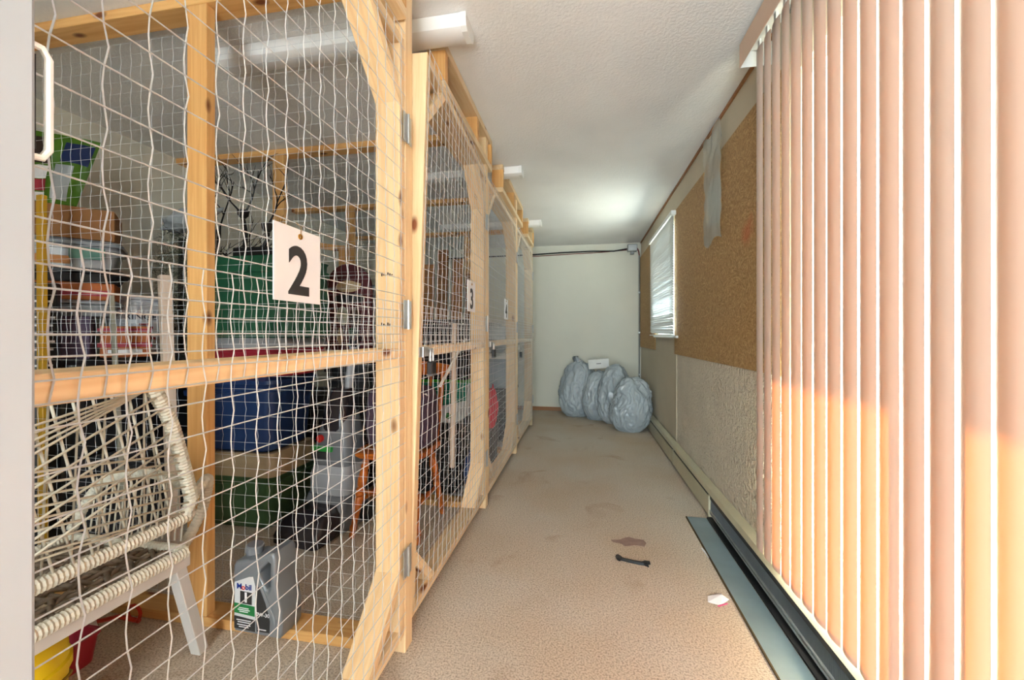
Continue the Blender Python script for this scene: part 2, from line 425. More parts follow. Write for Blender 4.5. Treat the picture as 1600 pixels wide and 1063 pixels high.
def wire_panel(u0, u1, z0, z1, plane, pos, T=None, r=.00125, ph=0.0, wob=0.0015, seed=1, step=.0540):
    """crimped stays and straight line wires; plane 'x' (u along Y) or 'y' (u along X)"""
    rnd = random.Random(seed); mb = MB()
    def W3(u, z, d=0.0):
        p = Vector((pos + d, u, z)) if plane == 'x' else Vector((u, pos + d, z))
        return T(p) if T else p
    nz = int(round((z1 - z0) / step)); nu = int((u1 - u0 - ph) / step)
    us = [u0 + ph + step * k for k in range(nu + 1)]
    off = (0.0, .0048, 0.0, -.0022)
    for k, u in enumerate(us):
        pts = []; a = rnd.uniform(-wob, wob); sh = rnd.choice((0, 2)) if rnd.random() < .25 else 0
        for i in range(nz * 2 + 1):
            pts.append(W3(u + off[(i + sh) % 4] + a + rnd.uniform(-.0008, .0008), z0 + i * step / 2))
        mb.tube(pts, r, 4, cap=False)
    for j in range(nz + 1):
        z = z0 + j * step + rnd.uniform(-wob, wob)
        m = 10; ph2 = rnd.uniform(0, 6)
        mb.tube([W3(u0 + (u1 - u0) * i / m, z + .0010 * math.sin(ph2 + i * 1.3), .0022) for i in range(m + 1)], r, 4, cap=False)
    return mb

HINGE = None
def hinge(parent, y, z, x):
    h = cbox('hinge', (x + .0022, y, z), (.003, .062, .10), ZINC, parent, .0008)
    mb = MB().tube([(x + .006, y, z - .052), (x + .006, y, z + .052)], .0045, 8)
    k = mb.build('hinge_pin', ZINC, h, smooth=False)
    return h

def gate(num, y0, y1, label, T=None, hinge_far=True):
    T = T or (lambda p: Vector(p))
    g = thing('cage_gate', label, 'gate', (GX1, (y0 + y1) / 2, .07), group='wire mesh storage gates')
    z0, z1 = .07, 2.17
    xc = (GX0 + GX1) / 2; ax = (1, 0, 0)
    a, b_ = y0 + TH / 2, y1 - TH / 2
    lumber('stile', T((xc, a, z0)), T((xc, a, z1)), ax, TH, WD, PINE, g)
    lumber('stile', T((xc, b_, z0)), T((xc, b_, z1)), ax, TH, WD, PINE, g)
    for z in (z0 + TH / 2, 1.065, z1 - TH / 2):
        lumber('rail', T((xc, y0 + TH + .0005, z)), T((xc, y1 - TH - .0005, z)), ax, TH, WD, PINE, g)
    L = .20; o = TH * .5
    for (yy, sy) in ((y0 + TH, 1), (y1 - TH, -1)):
        for (zz, sz) in ((z0 + TH, 1), (z1 - TH, -1)):
            pts = [(0, L), (L, 0), (L - TH * 1.414, 0), (0, L - TH * 1.414)]
            mb = MB(); c = Vector((xc, yy, zz)); vs = []
            for x in (GX0 + .0005, GX1 - .0005):
                for (p, q) in pts: vs.append(T((x, yy + sy * (p + .0005), zz + sz * (q + .0005))) - T(c))
            mb.add(vs, [(0, 1, 2, 3), (7, 6, 5, 4)] + [(k, 4 + k, 4 + (k + 1) % 4, (k + 1) % 4) for k in range(4)])
            # own axes with X along the board so that the grain follows it
            ang = math.atan2(-sz, sy)
            R = Matrix.Rotation(PI / 2, 4, 'Z') @ Matrix.Rotation(-ang, 4, 'Y')
            mb.v = [tuple(R.inverted() @ Vector(v)) for v in mb.v]
            mb.build('brace', PINE, g, Matrix.Translation(T(c)) @ R)
    up = wire_panel(y0 + .006, y1 - .006, 1.050, 2.168, 'x', GX1 + .0025, T, seed=num * 7, ph=.012)
    o1 = up.build('upper_wire_mesh', WIRE, g); tag(o1, 'crimped square wire mesh', kind='stuff')
    lo = wire_panel(y0 + .006, y1 - .006, .104, 1.222, 'x', GX1 + .0062, T, seed=num * 7 + 3, ph=.037)
    o2 = lo.build('lower_wire_mesh', WIRE, g); tag(o2, 'crimped square wire mesh', kind='stuff')
    for z in (.33, 1.20, 1.855):
        hinge(g, y1 + .004, z, GX1 + .008)
    return g

gw = .004
def twist(p):
    p = Vector(p); t = max(0.0, min(1.0, (P[2] - .03 - p.y) / (P[2] - P[1] - .06)))
    k = (p.z - .35) / 1.8
    return Vector((p.x + .058 * t * k, p.y, p.z))
G2 = gate(2, P[0] + .034, P[1] - .034, 'nearest wire mesh gate, carrying the sign with a 2')
G3 = gate(3, P[1] + .034, P[2] - .034, 'warped wire mesh gate carrying the sign with a 3', twist)
G4 = gate(4, P[2] + .034, P[3] - .034, 'wire mesh gate with the third number sign, beyond gate 3')
G5 = gate(5, P[3] + .034, P[4] - .034, 'farthest wire mesh gate, closest to the end wall')
tag(G2, G2['label']); 

pl_labels = ['wire partition with pine stud behind the grey oil jug', 'wire partition behind the stacked totes and wooden chair',
             'wire partition between the third and fourth cages', 'farthest wire partition, near the white end wall']
for i, py in enumerate(P[1:]):
    t = thing('cage_partition', pl_labels[i], 'partition', (-1.85, py, 0), group='wire partitions between the cages')
    yc = py
    lumber('post', ((GX0 + GX1) / 2 + .001, yc, 0.001), ((GX0 + GX1) / 2 + .001, yc, CZ - .001), (1, 0, 0), .058, WD, PINE, t)
    lumber('sill_plate', (GX0 - .003, yc, TH / 2 + .001), (XL + .002, yc, TH / 2 + .001), (0, 1, 0), TH, WD, PINE2, t)
    lumber('top_plate', (GX0 - .003, yc, CZ - TH / 2 - .001), (XL + .002, yc, CZ - TH / 2 - .001), (0, 1, 0), TH, WD, PINE2, t)
    for xs in (((-1.472,),), ((-2.13,),), ((-2.33,),), ((-1.44,), (-2.13,)))[i]:
        lumber('stud', (xs[0], yc - .0255, TH + .002), (xs[0], yc - .0255, CZ - TH - .002), (1, 0, 0), TH, WD, PINE2, t)
        lumber('stud', (xs[0] - .0255, yc + .019, TH + .002), (xs[0] - .0255, yc + .019, CZ - TH - .002), (0, 1, 0), TH, .045, PINE2, t)
    m1 = wire_panel(XL + .01, GX0 - .01, 1.09, 2.41, 'y', yc + .0465, seed=50 + i, r=.00075)
    tag(m1.build('upper_wire_mesh', WIRE, t), 'crimped square wire mesh', kind='stuff')
    m2 = wire_panel(XL + .01, GX0 - .01, .045, 1.213, 'y', yc + .049, seed=70 + i, r=.00075, ph=.025)
    tag(m2.build('lower_wire_mesh', WIRE, t), 'crimped square wire mesh', kind='stuff')

# inked grade stamps on the inner side of the gate 2 stile
for zc, n in ((1.338, 6), (1.165, 5)):
    m_ = MB(); yq = P[1] - .034 - TH - .0012
    for k in range(n):
        x_ = GX0 + .022 + k * .0075
        m_.box(x_, x_ + .0045, yq, yq + .0008, zc - .006 + .002 * (k % 2), zc + .006 - .003 * (k % 3))
    m_.build('grade_stamp', INK, G2)
# frames hung from the ceiling above the gates
ol = ['pine ladder frame above gate 2, cut off by the picture top', 'pine ladder frame under the ceiling above gate 3',
      'pine ladder frame under the ceiling above the third gate', 'short pine ladder frame above the farthest gate']
spans = [(0.30, 1.305), (1.70, 2.64), (3.01, 4.06), (4.45, 5.00)]
for i, (a, b_) in enumerate(spans):
    t = thing('overhead_frame', ol[i], 'ladder frame', (-.65, (a + b_) / 2, 2.235), group='frames above the gates')
    xc = -.650 if i else -.6510
    zt = CZ - .002; zb = 2.235
    lumber('plate', (xc, a, zt - TH / 2), (xc, b_, zt - TH / 2), (1, 0, 0), TH, WD, PINE, t)
    lumber('plate', (xc, a, zb + TH / 2), (xc, b_, zb + TH / 2), (1, 0, 0), TH, WD, PINE, t)
    n = 3 if b_ - a > .6 else 2
    for k in range(n):
        y = a + TH / 2 + (b_ - a - TH) * k / (n - 1)
        if i == 1 and k == 1: y = 2.27
        lumber('stud', (xc, y, zb + TH + .0005), (xc, y, zt - TH - .0005), (1, 0, 0), TH, WD, PINE2, t)
for i in range(1, 5):
    a, b_ = P[i - 1] + .031, P[i] - .031
    o = lumber('header_beam', (-.712, a, 2.207), (-.712, b_, 2.207), (1, 0, 0), TH, WD, PINE, None)
    tag(o, ['pine header beam lying over gate 2', 'pine header beam lying over gate 3', 'pine header beam lying over the third gate',
            'pine header beam lying over the farthest gate'][i - 1], 'beam', 'headers over the gates')

# hasps and padlocks
def hasp_and_lock(y, x, z, lab1, lab2, T=None):
    t = thing('hasp', lab1, 'hasp', (x, y, z), group='steel hasps on the gates')
    cbox('strap', (x + .003, y + .010, z), (.003, .085, .036), ZINC, t, .0008)
    MB().tube([(x + .005, y - .022, z - .019), (x + .005, y - .022, z + .019)], .004, 8).build('pin', ZINC, t)
    cbox('leaf', (x + .003, y - .038, z), (.003, .03, .036), ZINC, t, .0008)
    MB().tube([(x + .004, y + .036, z - .008), (x + .018, y + .036, z - .008), (x + .022, y + .036, z), (x + .018, y + .036, z + .008), (x + .004, y + .036, z + .008)], .0028, 6).build('staple', ZINC, t)
    k = thing('padlock', lab2, 'padlock', (x + .016, y + .036, z - .075), group='padlocks on the gates')
    yy = y + .036; xx = x + .016
    pts = [(xx, yy - .013, z - .040)] + [(xx, yy - .013 * math.cos(a), z - .006 + .014 * math.sin(a)) for a in [PI * i / 8 for i in range(9)]] + [(xx, yy + .013, z - .040)]
    smooth_angle(MB().tube(pts, .0042, 8).build('shackle', ZINC, k))
    cbox('body', (xx, yy, z - .062), (.022, .047, .050), BLACKP, k, .004)
    cbox('bumper', (xx, yy, z - .089), (.024, .049, .008), pm('lock_band', srgb(90, 90, 92), .5), k, .002)
hasp_and_lock(P[1] + .055, GX1 + .036, 1.066, 'zinc hasp across the post on gate 3', 'black padlock with steel shackle hanging on gate 3')
hasp_and_lock(P[2] + .055, GX1 + .012, 1.066, 'zinc hasp on the third gate', 'small padlock hanging on the third gate')
hasp_and_lock(P[3] + .055, GX1 + .012, 1.0, 'zinc hasp on the farthest gate', 'dark padlock on the farthest gate')

# number signs
PAPER = pm('white_sign_card', srgb(236, 237, 240), 0.55, 0, 0.01)
BRASS = pm('brass_eyelet', srgb(190, 140, 60), 0.35, 0.9)
def sign(n, yc, zc, w, hgt, lab, x, rot=0.0):
    t = thing('number_sign', lab, 'sign', (x, yc, zc), group='number signs on the gates')
    cbox('card', (x, yc, zc), (.003, w, hgt), PAPER, t, .0005)
    text_obj('digit', str(n), .142 * hgt / .158, INK, t, face_px((x + .0022, yc, zc - .018 * hgt / .158)), .0035, sx=.92)
    mb = MB(); pr = [(.0028, -.001), (.0062, -.001), (.0062, .0012), (.0028, .0012)]
    n_ = 14
    ring = [[(z, r * math.cos(2 * PI * k / n_), r * math.sin(2 * PI * k / n_)) for k in range(n_)] for r, z in pr + [pr[0]]]
    mb.rings(ring, False, False); mb.build('eyelet', BRASS, t, Matrix.Translation((x + .0022, yc + .004, zc + hgt * .40)))
    MB().tube([(x + .003, yc + .004, zc + hgt * .40), (x + .004, yc + .004, zc + hgt * .53), (GX1 + .004 if n != 3 else x - .01, yc + .004, zc + hgt * .60)], .0008, 5).build('string', pm('tan_string', srgb(150, 120, 70), .8), t)
sign(2, .764, 1.279, .142, .158, 'white card sign with a large black 2', GX1 + .013)
sign(3, 2.035, 1.332, .15, .162, 'white card sign with a black 3', GX1 + .038)
sign(4, 3.13, 1.332, .15, .162, 'white number sign seen nearly edge on, third from the camera', GX1 + .014)

# ------------------------------------------------------------------ ceiling lights
DIFF = pm('frosted_acrylic', srgb(240, 240, 238), 0.35, 0, 0.01)
for i, y in enumerate((1.62, 3.12, 4.60)):
    t = thing('ceiling_light', ['fluorescent wrap light on ceiling, nearest of three', 'fluorescent wrap light on ceiling, middle of three',
                                'fluorescent wrap light on ceiling, farthest of three'][i], 'light fixture', (-1.075, y, CZ), group='switched off fluorescent ceiling lights')
    prof = [(-.060, 0), (-.060, -.022), (-.052, -.050), (-.034, -.060), (.034, -.060), (.052, -.050), (.060, -.022), (.060, 0)]
    rs = [[(x, y + p, CZ - .002 + q) for p, q in prof] for x in (-1.66, -.492)]
    smooth_angle(MB().rings(rs).build('diffuser', DIFF, t), 30)
    for x in (-1.672, -.480):
        prof2 = [(p * 1.05, q * 1.06) for p, q in prof]
        MB().rings([[(x + dx, y + p, CZ - .001 + q) for p, q in prof2] for dx in (-.012, .012)]).build('end_cap', WHITEP, t)

# ------------------------------------------------------------------ vertical blind
vb = thing('vertical_blind', 'peach vertical blind with long slats over the patio door', 'blind', (.74, .6, CZ))
BX = .742
VAL = pm('peach_valance', srgb(214, 184, 160), .5, 0, .03)
Y0b, Y1b = -.95, 1.92
MB().box(.690, .6925, Y0b, Y1b, 2.318, 2.422).build('valance', VAL, vb)
MB().box(.6925, XR - .002, Y1b - .003, Y1b, 2.318, 2.422).build('valance_return', WHITEP, vb)
MB().box(.722, .764, Y0b, Y1b - .01, 2.385, 2.425).build('headrail', WHITEP, vb)
for k in range(4):
    yy = Y0b + .3 + k * .8
    MB().box(.722, XR - .001, yy, yy + .02, 2.425, 2.43).build('bracket', ZINC, vb)
SW = .0712
me_s = None
def slat_mesh(z0, z1):
    mb = MB(); n = 6; rows = 14
    for j in range(rows + 1):
        z = z0 + (z1 - z0) * j / rows
        for i in range(n + 1):
            u = -SW / 2 + SW * i / n
            mb.v.append((-.006 * (1 - (2 * u / SW) ** 2), u, z))
    for j in range(rows):
        for i in range(n):
            a = j * (n + 1) + i; mb.f.append((a, a + 1, a + n + 2, a + n + 1))
    return mb.mesh('slat', True)
SM = slat_mesh(.215, 2.352); SM.materials.append(SLAT)
CLIP = MB().box(-.004, .004, -.009, .009, 2.345, 2.384).mesh('slat_clip'); CLIP.materials.append(WHITEP)
y = Y1b - .075; k = 0
rs_ = random.Random(3)
while y > Y0b + .05:
    ang = math.radians(-2.6 + rs_.choice((-1.6, -.6, .3, .8)))          # near edge turned towards the room
    if k < 1: ang = math.radians(-3)
    M = Matrix.Translation((BX, y, 0)) @ Matrix.Rotation(-ang * 1.0, 4, 'Z')
    M = Matrix.Translation((BX, y, 0)) @ Matrix.Rotation(ang, 4, 'Z')
    s_ = link('slat', SM, None, vb, M)
    link('slat_clip', CLIP, None, s_, Matrix.Translation((BX, y, 0)))
    y -= .0722 + rs_.uniform(-.0007, .0007); k += 1

# ------------------------------------------------------------------ mini blind
mbnd = thing('mini_blind', 'white mini blind with bent lower slats over small window', 'blind', (.77, 4.18, WNZ1))
MB().box(.752, .792, 3.60, 4.78, 2.165, 2.20).build('headrail', WHITEP, mbnd)
sm = MB()
for i in range(6):
    u = -.0125 + .025 * i / 5
    z = -.0022 * (2 * u / .025) ** 2
    for yy in (3.61, 4.77): sm.v.append((u, yy, z))
for i in range(5): sm.f.append((2 * i, 2 * i + 1, 2 * i + 3, 2 * i + 2))
SMM = sm.mesh('slat', True); SMM.materials.append(MINI)
nsl = 46
for i in range(nsl):
    z = 2.152 - i * .0222
    tilt = math.radians(50 + (rs_.uniform(-4, 4)))
    R = Matrix.Rotation(tilt, 4, 'Y')
    if i > nsl - 9: R = Matrix.Rotation(rs_.uniform(-.02, .02), 4, 'X') @ Matrix.Rotation(math.radians(70 + rs_.uniform(-12, 8)), 4, 'Y')
    Mm = Matrix.Translation((.772, 0, z)) @ Matrix.Translation((0, 4.19, 0)) @ R @ Matrix.Translation((0, -4.19, 0))
    link('slat', SMM, None, mbnd, Mm)
MB().box(.760, .784, 3.61, 4.77, 1.118, 1.130).build('bottom_rail', WHITEP, mbnd)
for yy in (3.75, 4.19, 4.62): MB().tube([(.772, yy, 1.12), (.772, yy, 2.17)], .0007, 4).build('ladder_cord', WHITEP, mbnd)

# ------------------------------------------------------------------ strand boards and plastic bag on right wall
b1 = cbox('strand_board', (XR - .0065, 2.775, 1.595), (.011, 1.99, 1.28), OSB, None, .001)
tag(b1, 'large brown strand board screwed to wall, red spray mark on it', 'board', 'strand boards on the wall')
b2 = cbox('strand_board', (XR - .0065, 5.33, 1.595), (.011, 1.16, 1.28), OSB, None, .001)
tag(b2, 'narrow strand board in the far corner left of the window', 'board', 'strand boards on the wall')
# plastic bag taped up
pb = MB(); nu, nv = 14, 26
for j in range(nv + 1):
    for i in range(nu + 1):
        u = i / nu; v = j / nv
        yy = 2.50 + .33 * u + .02 * math.sin(v * 9) * (u - .5); z = 1.70 + .70 * v + .02 * math.sin(u * 8)
        d = .010 + .020 * abs(noise.noise((u * 3, v * 5, 1.7))) + .012 * math.sin(PI * u) * (1 - v) + .008 * noise.noise((u * 9, v * 12, 4))
        pb.v.append((XR - .014 - max(.001, d), yy, z))
for j in range(nv):
    for i in range(nu):
        a = j * (nu + 1) + i; pb.f.append((a, a + 1, a + nu + 2, a + nu + 1))
mcl, nt_, b__, N_, L_ = newmat('clear_plastic_sheet')
nt_.nodes.remove(b__)
t1 = N_('ShaderNodeBsdfTransparent'); d1 = N_('ShaderNodeBsdfDiffuse'); d1.inputs[0].default_value = srgb(205, 208, 200); g1 = N_('ShaderNodeBsdfGlossy'); g1.inputs['Roughness'].default_value = .15
ma = N_('ShaderNodeMixShader'); ma.inputs[0].default_value = .42; L_(t1.outputs[0], ma.inputs[1]); L_(d1.outputs[0], ma.inputs[2])
mb2 = N_('ShaderNodeMixShader'); mb2.inputs[0].default_value = .12; L_(ma.outputs[0], mb2.inputs[1]); L_(g1.outputs[0], mb2.inputs[2])
L_(mb2.outputs[0], nt_.nodes['Material Output'].inputs[0])
pbag = thing('plastic_sleeve', 'crinkled clear plastic bag hanging over the strand board', 'plastic bag', (XR - .02, 2.66, 1.7))
pb.build('sheet', mcl, pbag, smooth=True)
MB().box(XR - .017, XR - .014, 2.57, 2.75, 1.82, 2.10).build('paper_insert', pm('grey_insert', srgb(150, 150, 138), .8), pbag)

# ------------------------------------------------------------------ baseboard heater
HT = pm('cream_heater_enamel', srgb(198, 192, 164), .45, .1, .05)
FIN = pm('aluminium_fin', srgb(150, 156, 160), .35, .8, .1)
HX = .764
heater = thing('baseboard_heater', 'long cream baseboard heater with its near front cover missing', 'heater', (.80, 3.0, 0))
MB().box(XR - .012, XR - .007, -.9, YB - .03, .015, .185).build('back_plate', HT, heater)
secs = ((3.62, YB - .04), (2.64, 3.60))
for a, b_ in secs:
    MB().box(HX, HX + .003, a, b_, .018, .135).build('front_cover', HT, heater)
for a, b_ in ((3.60, YB - .04), (2.62, 3.598), (-.9, 2.618)):
    # sloped top
    mb = MB(); poly = [(XR - .012, .185), (XR - .012, .181), (HX + .012, .171), (HX + .004, .148), (HX + .001, .149), (HX + .010, .175)]
    mb.v = [(x, a, z) for x, z in poly] + [(x, b_, z) for x, z in poly]; n = len(poly)
    mb.f = [tuple(range(n)), tuple(range(2 * n - 1, n - 1, -1))] + [(k, n + k, n + (k + 1) % n, (k + 1) % n) for k in range(n)]
    mb.build('top_cover', HT, heater)
    MB().box(HX + .006, HX + .009, a, b_, .120, .140).build('damper', BLACKP, heater)
for y in (3.60, 2.62):
    MB().box(HX - .002, XR - .012, y - .012, y + .012, .012, .140).build('joiner', HT, heater)
MB().tube([(.792, -.9, .085), (.792, 5.8, .085)], .010, 8).build('copper_pipe', pm('dull_copper', srgb(110, 80, 66), .45, .7), heater)
fm = MB()
yy = -.3
while yy < 2.60:
    fm.box(.772, XR - .014, yy, yy + .0015, .045, .120); yy += .009
tag(fm.build('fins', FIN, heater), 'row of thin aluminium fins', kind='stuff')
for z, x in ((.035, .768), (.050, .770)):
    MB().box(x - .003, x + .003, -.9, 2.60, z, z + .008).build('support_rail', ZINC, heater)
MB().box(.750, XR - .012, -.9, 2.60, .003, .012).build('base_pan', BLACKP, heater)
PLM = pm('blue_grey_steel', srgb(140, 160, 168), .35, .35, .12, 5)
fp = thing('fallen_heater_cover', 'blue grey metal heater cover lying on floor beside heater', 'heater cover', (.69, 1.2, 0))
MB().box(.634, .746, -.9, 2.60, .004, .0065).build('plate', PLM, fp)
MB().box(.628, .634, -.9, 2.60, .001, .009).build('edge_strip', pm('rusty_edge', srgb(84, 68, 40), .7, .3, .3, 12), fp)

# ------------------------------------------------------------------ garbage bags in the far corner
def garbage_bag(label, loc, rx, ry, hgt, lean, seed, neck=None, squash=.0):
    bm = bmesh.new(); bmesh.ops.create_icosphere(bm, subdivisions=6, radius=1)
    for v in bm.verts:
        p = v.co.copy(); z = p.z
        e = abs(p.x) ** 2.5 + abs(p.y) ** 2.5 + abs(p.z) ** 2.5
        q = p * (e ** (-1 / 2.5)) * (.82 + .06 * (1 - abs(z)))
        zz = max(0.0, (q.z / .84 * .5 + .5 - .05) / .95)
        sd = Vector((seed, seed * 2, 0))
        n1 = noise.noise(p * 1.3 + sd); n2 = noise.noise(p * 2.7 + sd * 2)
        w = p + Vector((n2, n1, -n2)) * .35
        r1 = 1 - 2.2 * abs(noise.noise(Vector((w.x * 2.2, w.y * 2.2, w.z * 1.1)) + sd * 3))
        r2 = 1 - 2.2 * abs(noise.noise(Vector((w.x * 4.6, w.y * 4.6, w.z * 2.8)) + sd * 4))
        r3 = 1 - 2.2 * abs(noise.noise(Vector((w.x * 9.5, w.y * 9.5, w.z * 6.0)) + sd * 5))
        k = 1 + .22 * n1 + .10 * n2 + .085 * r1 + .075 * r2 + .05 * r3
        top = 1.05 - .14 * zz
        v.co = Vector((q.x * rx * k * 1.18 * top + lean[0] * zz, q.y * ry * k * 1.18 * top + lean[1] * zz, zz * hgt * (1 + .08 * n1 + .035 * r1 * zz)))
        if v.co.z < 0: v.co.z = 0
    me = bpy.data.meshes.new('bag_body'); bm.to_mesh(me); bm.free()
    for p in me.polygons: p.use_smooth = True
    t = thing('garbage_bag', label, 'garbage bag', loc, group='stuffed garbage bags in the corner')
    link('bag_body', me, BAGP, t, Matrix.Translation(loc))
    if neck:
        mb = MB(); pts = []
        base = Vector(loc) + Vector((lean[0], lean[1], hgt * .93)); rs = []
        for i in range(7):
            s = i / 6; r = .05 * (1 - s) + .018 + (.03 * max(0, s - .5)); c = base + Vector(neck) * s
            rs.append([(c.x + r * (1 + .35 * math.sin(3 * a + i)) * math.cos(a), c.y + r * .6 * math.sin(a), c.z + .012 * math.sin(4 * a + i)) for a in [2 * PI * k / 14 for k in range(14)]])
        mb.rings(rs).build('knot', BAGP, t, smooth=True)
    return t
garbage_bag('pale grey garbage bag with pointed knot, leftmost against end wall', (-.09, 5.60, 0), .21, .17, .76, (.06, .08), 1.3, (-.07, -.02, .11))
garbage_bag('grey garbage bag second from left, half hidden by the next bag', (.20, 5.42, 0), .18, .15, .65, (.05, .06), 4.1)
garbage_bag('rumpled grey garbage bag third from left, behind the front bag', (.41, 5.22, 0), .19, .16, .72, (.02, .08), 7.7)
garbage_bag('rounded pale garbage bag in front, touching the heater', (.545, 4.84, 0), .20, .18, .62, (.06, .05), 9.2)
bx = thing('cardboard_box', 'small white carton perched on the garbage bags', 'box', (.20, 5.50, .66))
cbox('carton', (.215, 5.50, .738), (.27, .16, .125), pm('white_carton', srgb(226, 226, 222), .7), bx, .003, R=Matrix.Rotation(-.09, 4, 'Y'))
cbox('print', (.215, 5.4185, .742), (.06, .001, .010), pm('grey_print', srgb(120, 120, 120), .8), bx, 0, R=Matrix.Rotation(-.09, 4, 'Y'))

# ------------------------------------------------------------------ conduit, box, cables
GREY = pm('grey_conduit', srgb(150, 152, 150), .45, .5)
cd = thing('conduit', 'grey steel conduit running down the far corner', 'pipe', (.79, YB - .02, .3))
MB().tube([(.80, YB - .022, .10), (.80, YB - .022, 2.26)], .011, 8).build('pipe', GREY, cd)
for z in (.55, 1.15, 1.72): MB().box(.785, .815, YB - .036, YB - .002, z, z + .02).build('strap', ZINC, cd)
jb = thing('junction_box', 'small grey junction box below ceiling in far corner', 'electrical box', (.70, YB - .05, 2.32))
cbox('body', (.70, YB - .045, 2.365), (.13, .085, .10), GREY, jb, .004)
cbox('cover', (.70, YB - .091, 2.365), (.115, .005, .085), ZINC, jb, .002)
cbox('connector', (.70, YB - .045, 2.295), (.05, .05, .04), GREY, jb, .004)
c1 = MB().tube([(-2.2, YB - .015, 2.31), (-.75, YB - .015, 2.325), (-.3, YB - .018, 2.34), (.15, YB - .018, 2.345), (.45, YB - .02, 2.335), (.63, YB - .03, 2.36)], .010, 6).build('power_cable', BLACKP)
tag(c1, 'black cable running along the top of the end wall', 'cable')
c2 = MB().tube([(-.75, YB - .013, 2.30), (-.2, YB - .012, 2.315), (.25, YB - .012, 2.325), (.63, YB - .02, 2.345)], .006, 6).build('power_cable', pm('red_cable', srgb(120, 48, 44), .5))
tag(c2, 'thin reddish cable below the black one on end wall', 'cable')
c3 = MB().tube([(.77, YB - .045, 2.36), (.79, YB - .03, 2.32), (.80, YB - .022, 2.26)], .009, 6).build('power_cable', pm('red_cable', srgb(120, 48, 44), .5))
tag(c3, 'short red cable from junction box to conduit', 'cable')

# ------------------------------------------------------------------ litter on the floor
cl = MB(); pts = [(-.085, .018), (-.075, .03), (-.06, .018), (-.05, .004), (0, -.004), (.045, -.004), (.06, .012), (.082, .014), (.086, .004), (.07, -.006), (.078, -.026), (.055, -.016), (.03, -.018), (-.02, -.014), (-.055, -.008), (-.06, -.018), (-.075, -.008)]
cl.v = [(x, y, 0) for x, y in pts] + [(x * .96, y * .9, .012) for x, y in pts]; n = len(pts)
cl.f = [tuple(range(n - 1, -1, -1)), tuple(range(n, 2 * n))] + [(k, (k + 1) % n, n + (k + 1) % n, n + k) for k in range(n)]
tag(cl.build('hair_clip', BLACKP, None, Matrix.Translation((.245, 2.045, .001)) @ Matrix.Rotation(-.15, 4, 'Z')), 'black bone shaped plastic piece lying on the floor', 'plastic piece')
rg = MB(); pts = [(-.10, .0), (-.05, .012), (-.03, .03), (.0, .05), (.03, .035), (.075, .03), (.085, .0), (.07, -.04), (.02, -.035), (-.03, -.055), (-.05, -.03), (-.09, -.02)]
rg.v = [(x, y, 0) for x, y in pts] + [(x, y, .002) for x, y in pts]; n = len(pts)
rg.f = [tuple(range(n - 1, -1, -1)), tuple(range(n, 2 * n))] + [(k, (k + 1) % n, n + (k + 1) % n, n + k) for k in range(n)]
tag(rg.build('cloth_scrap', pm('taupe_scrap', srgb(150, 126, 116), .9, 0, .12, 30), None, Matrix.Translation((.255, 2.24, .001))), 'thin taupe scrap lying flat on the floor', 'scrap')
pp = thing('paper_wrapper', 'crumpled white and pink paper scrap near the fallen cover', 'paper', (.565, 1.81, 0))
WPAP = pm('white_paper', srgb(235, 235, 238), .7, 0, .02)
pw = MB().add([(-.045, -.02, .001), (.0, -.035, .002), (.05, .01, .003), (.02, .035, .012), (-.035, .015, .006), (.02, .01, .022)],
              [(0, 1, 5), (1, 2, 5), (2, 3, 5), (3, 4, 5), (4, 0, 5)])
pw.build('crumple', WPAP, pp, Matrix.Translation((.565, 1.81, .001)))
MB().box(-.03, .02, -.034, -.028, .002, .004).build('pink_edge', pm('pink_print', srgb(215, 90, 140), .6), pp, Matrix.Translation((.565, 1.81, .001)) @ Matrix.Rotation(.5, 4, 'Z'))
tag(cbox('paper_slip', (.625, 2.19, .004), (.010, .09, .002), WPAP, None, 0, rz=.12), 'narrow white paper slip against the fallen cover edge', 'paper')

# ------------------------------------------------------------------ storage totes
def rr(w, d, z, r, n=4):
    pts = []
    for cx, cy, a0 in ((w / 2 - r, d / 2 - r, 0), (-w / 2 + r, d / 2 - r, PI / 2), (-w / 2 + r, -d / 2 + r, PI), (w / 2 - r, -d / 2 + r, 1.5 * PI)):
        for k in range(n + 1):
            a = a0 + PI / 2 * k / n; pts.append((cx + r * math.cos(a), cy + r * math.sin(a), z))
    return pts
def tote(label, loc, w, d, h, body, lid=None, lidh=.05, rz=0, taper=.9, group='storage totes', ribs=True, cat='storage tote', flip=False):
    t = thing('storage_tote', label, cat, loc, rz, group)
    hb = h - (lidh if lid else 0)
    s0, s1 = (1.0, taper) if flip else (taper, 1.0)
    rs = []
    for f, ex in ((0, -.012), (.03, 0), (.55, 0), (.80, 0), (.805, .012), (.88, .012), (.885, 0), (.97, .004), (1, .012)):
        s = s0 + (s1 - s0) * f
        rs.append(rr(w * s - .03 + 2 * ex, d * s - .03 + 2 * ex, hb * f, .05))
    o = smooth_angle(MB().rings(rs).build('body', body, t, Matrix.Identity(4), local=True), 35)
    if lid:
        rs = [rr(w, d, hb + .001, .05), rr(w, d, hb + lidh * .55, .05), rr(w * .97, d * .96, hb + lidh * .7, .05), rr(w * .92, d * .9, hb + lidh, .045), rr(w * .84, d * .8, hb + lidh, .04), rr(w * .82, d * .78, hb + lidh * .75, .04)]
        smooth_angle(MB().rings(rs).build('lid', lid, t, Matrix.Identity(4), local=True), 35)
    hm = MB().box(-.06, .06, -d / 2 * .985 - .012, -d / 2 * .95, hb * .80, hb * .86)
    if ribs: hm.build('handle', body, t, Matrix.Identity(4), local=True)
    return t
TG = lambda n, c, r=.4: pm(n, c, r, 0, .05, 4)
GREEN = TG('forest_green_plastic', srgb(28, 84, 58)); SAGE = TG('sage_green_plastic', srgb(66, 98, 62)); BEIGE = TG('beige_plastic', srgb(170, 150, 118))
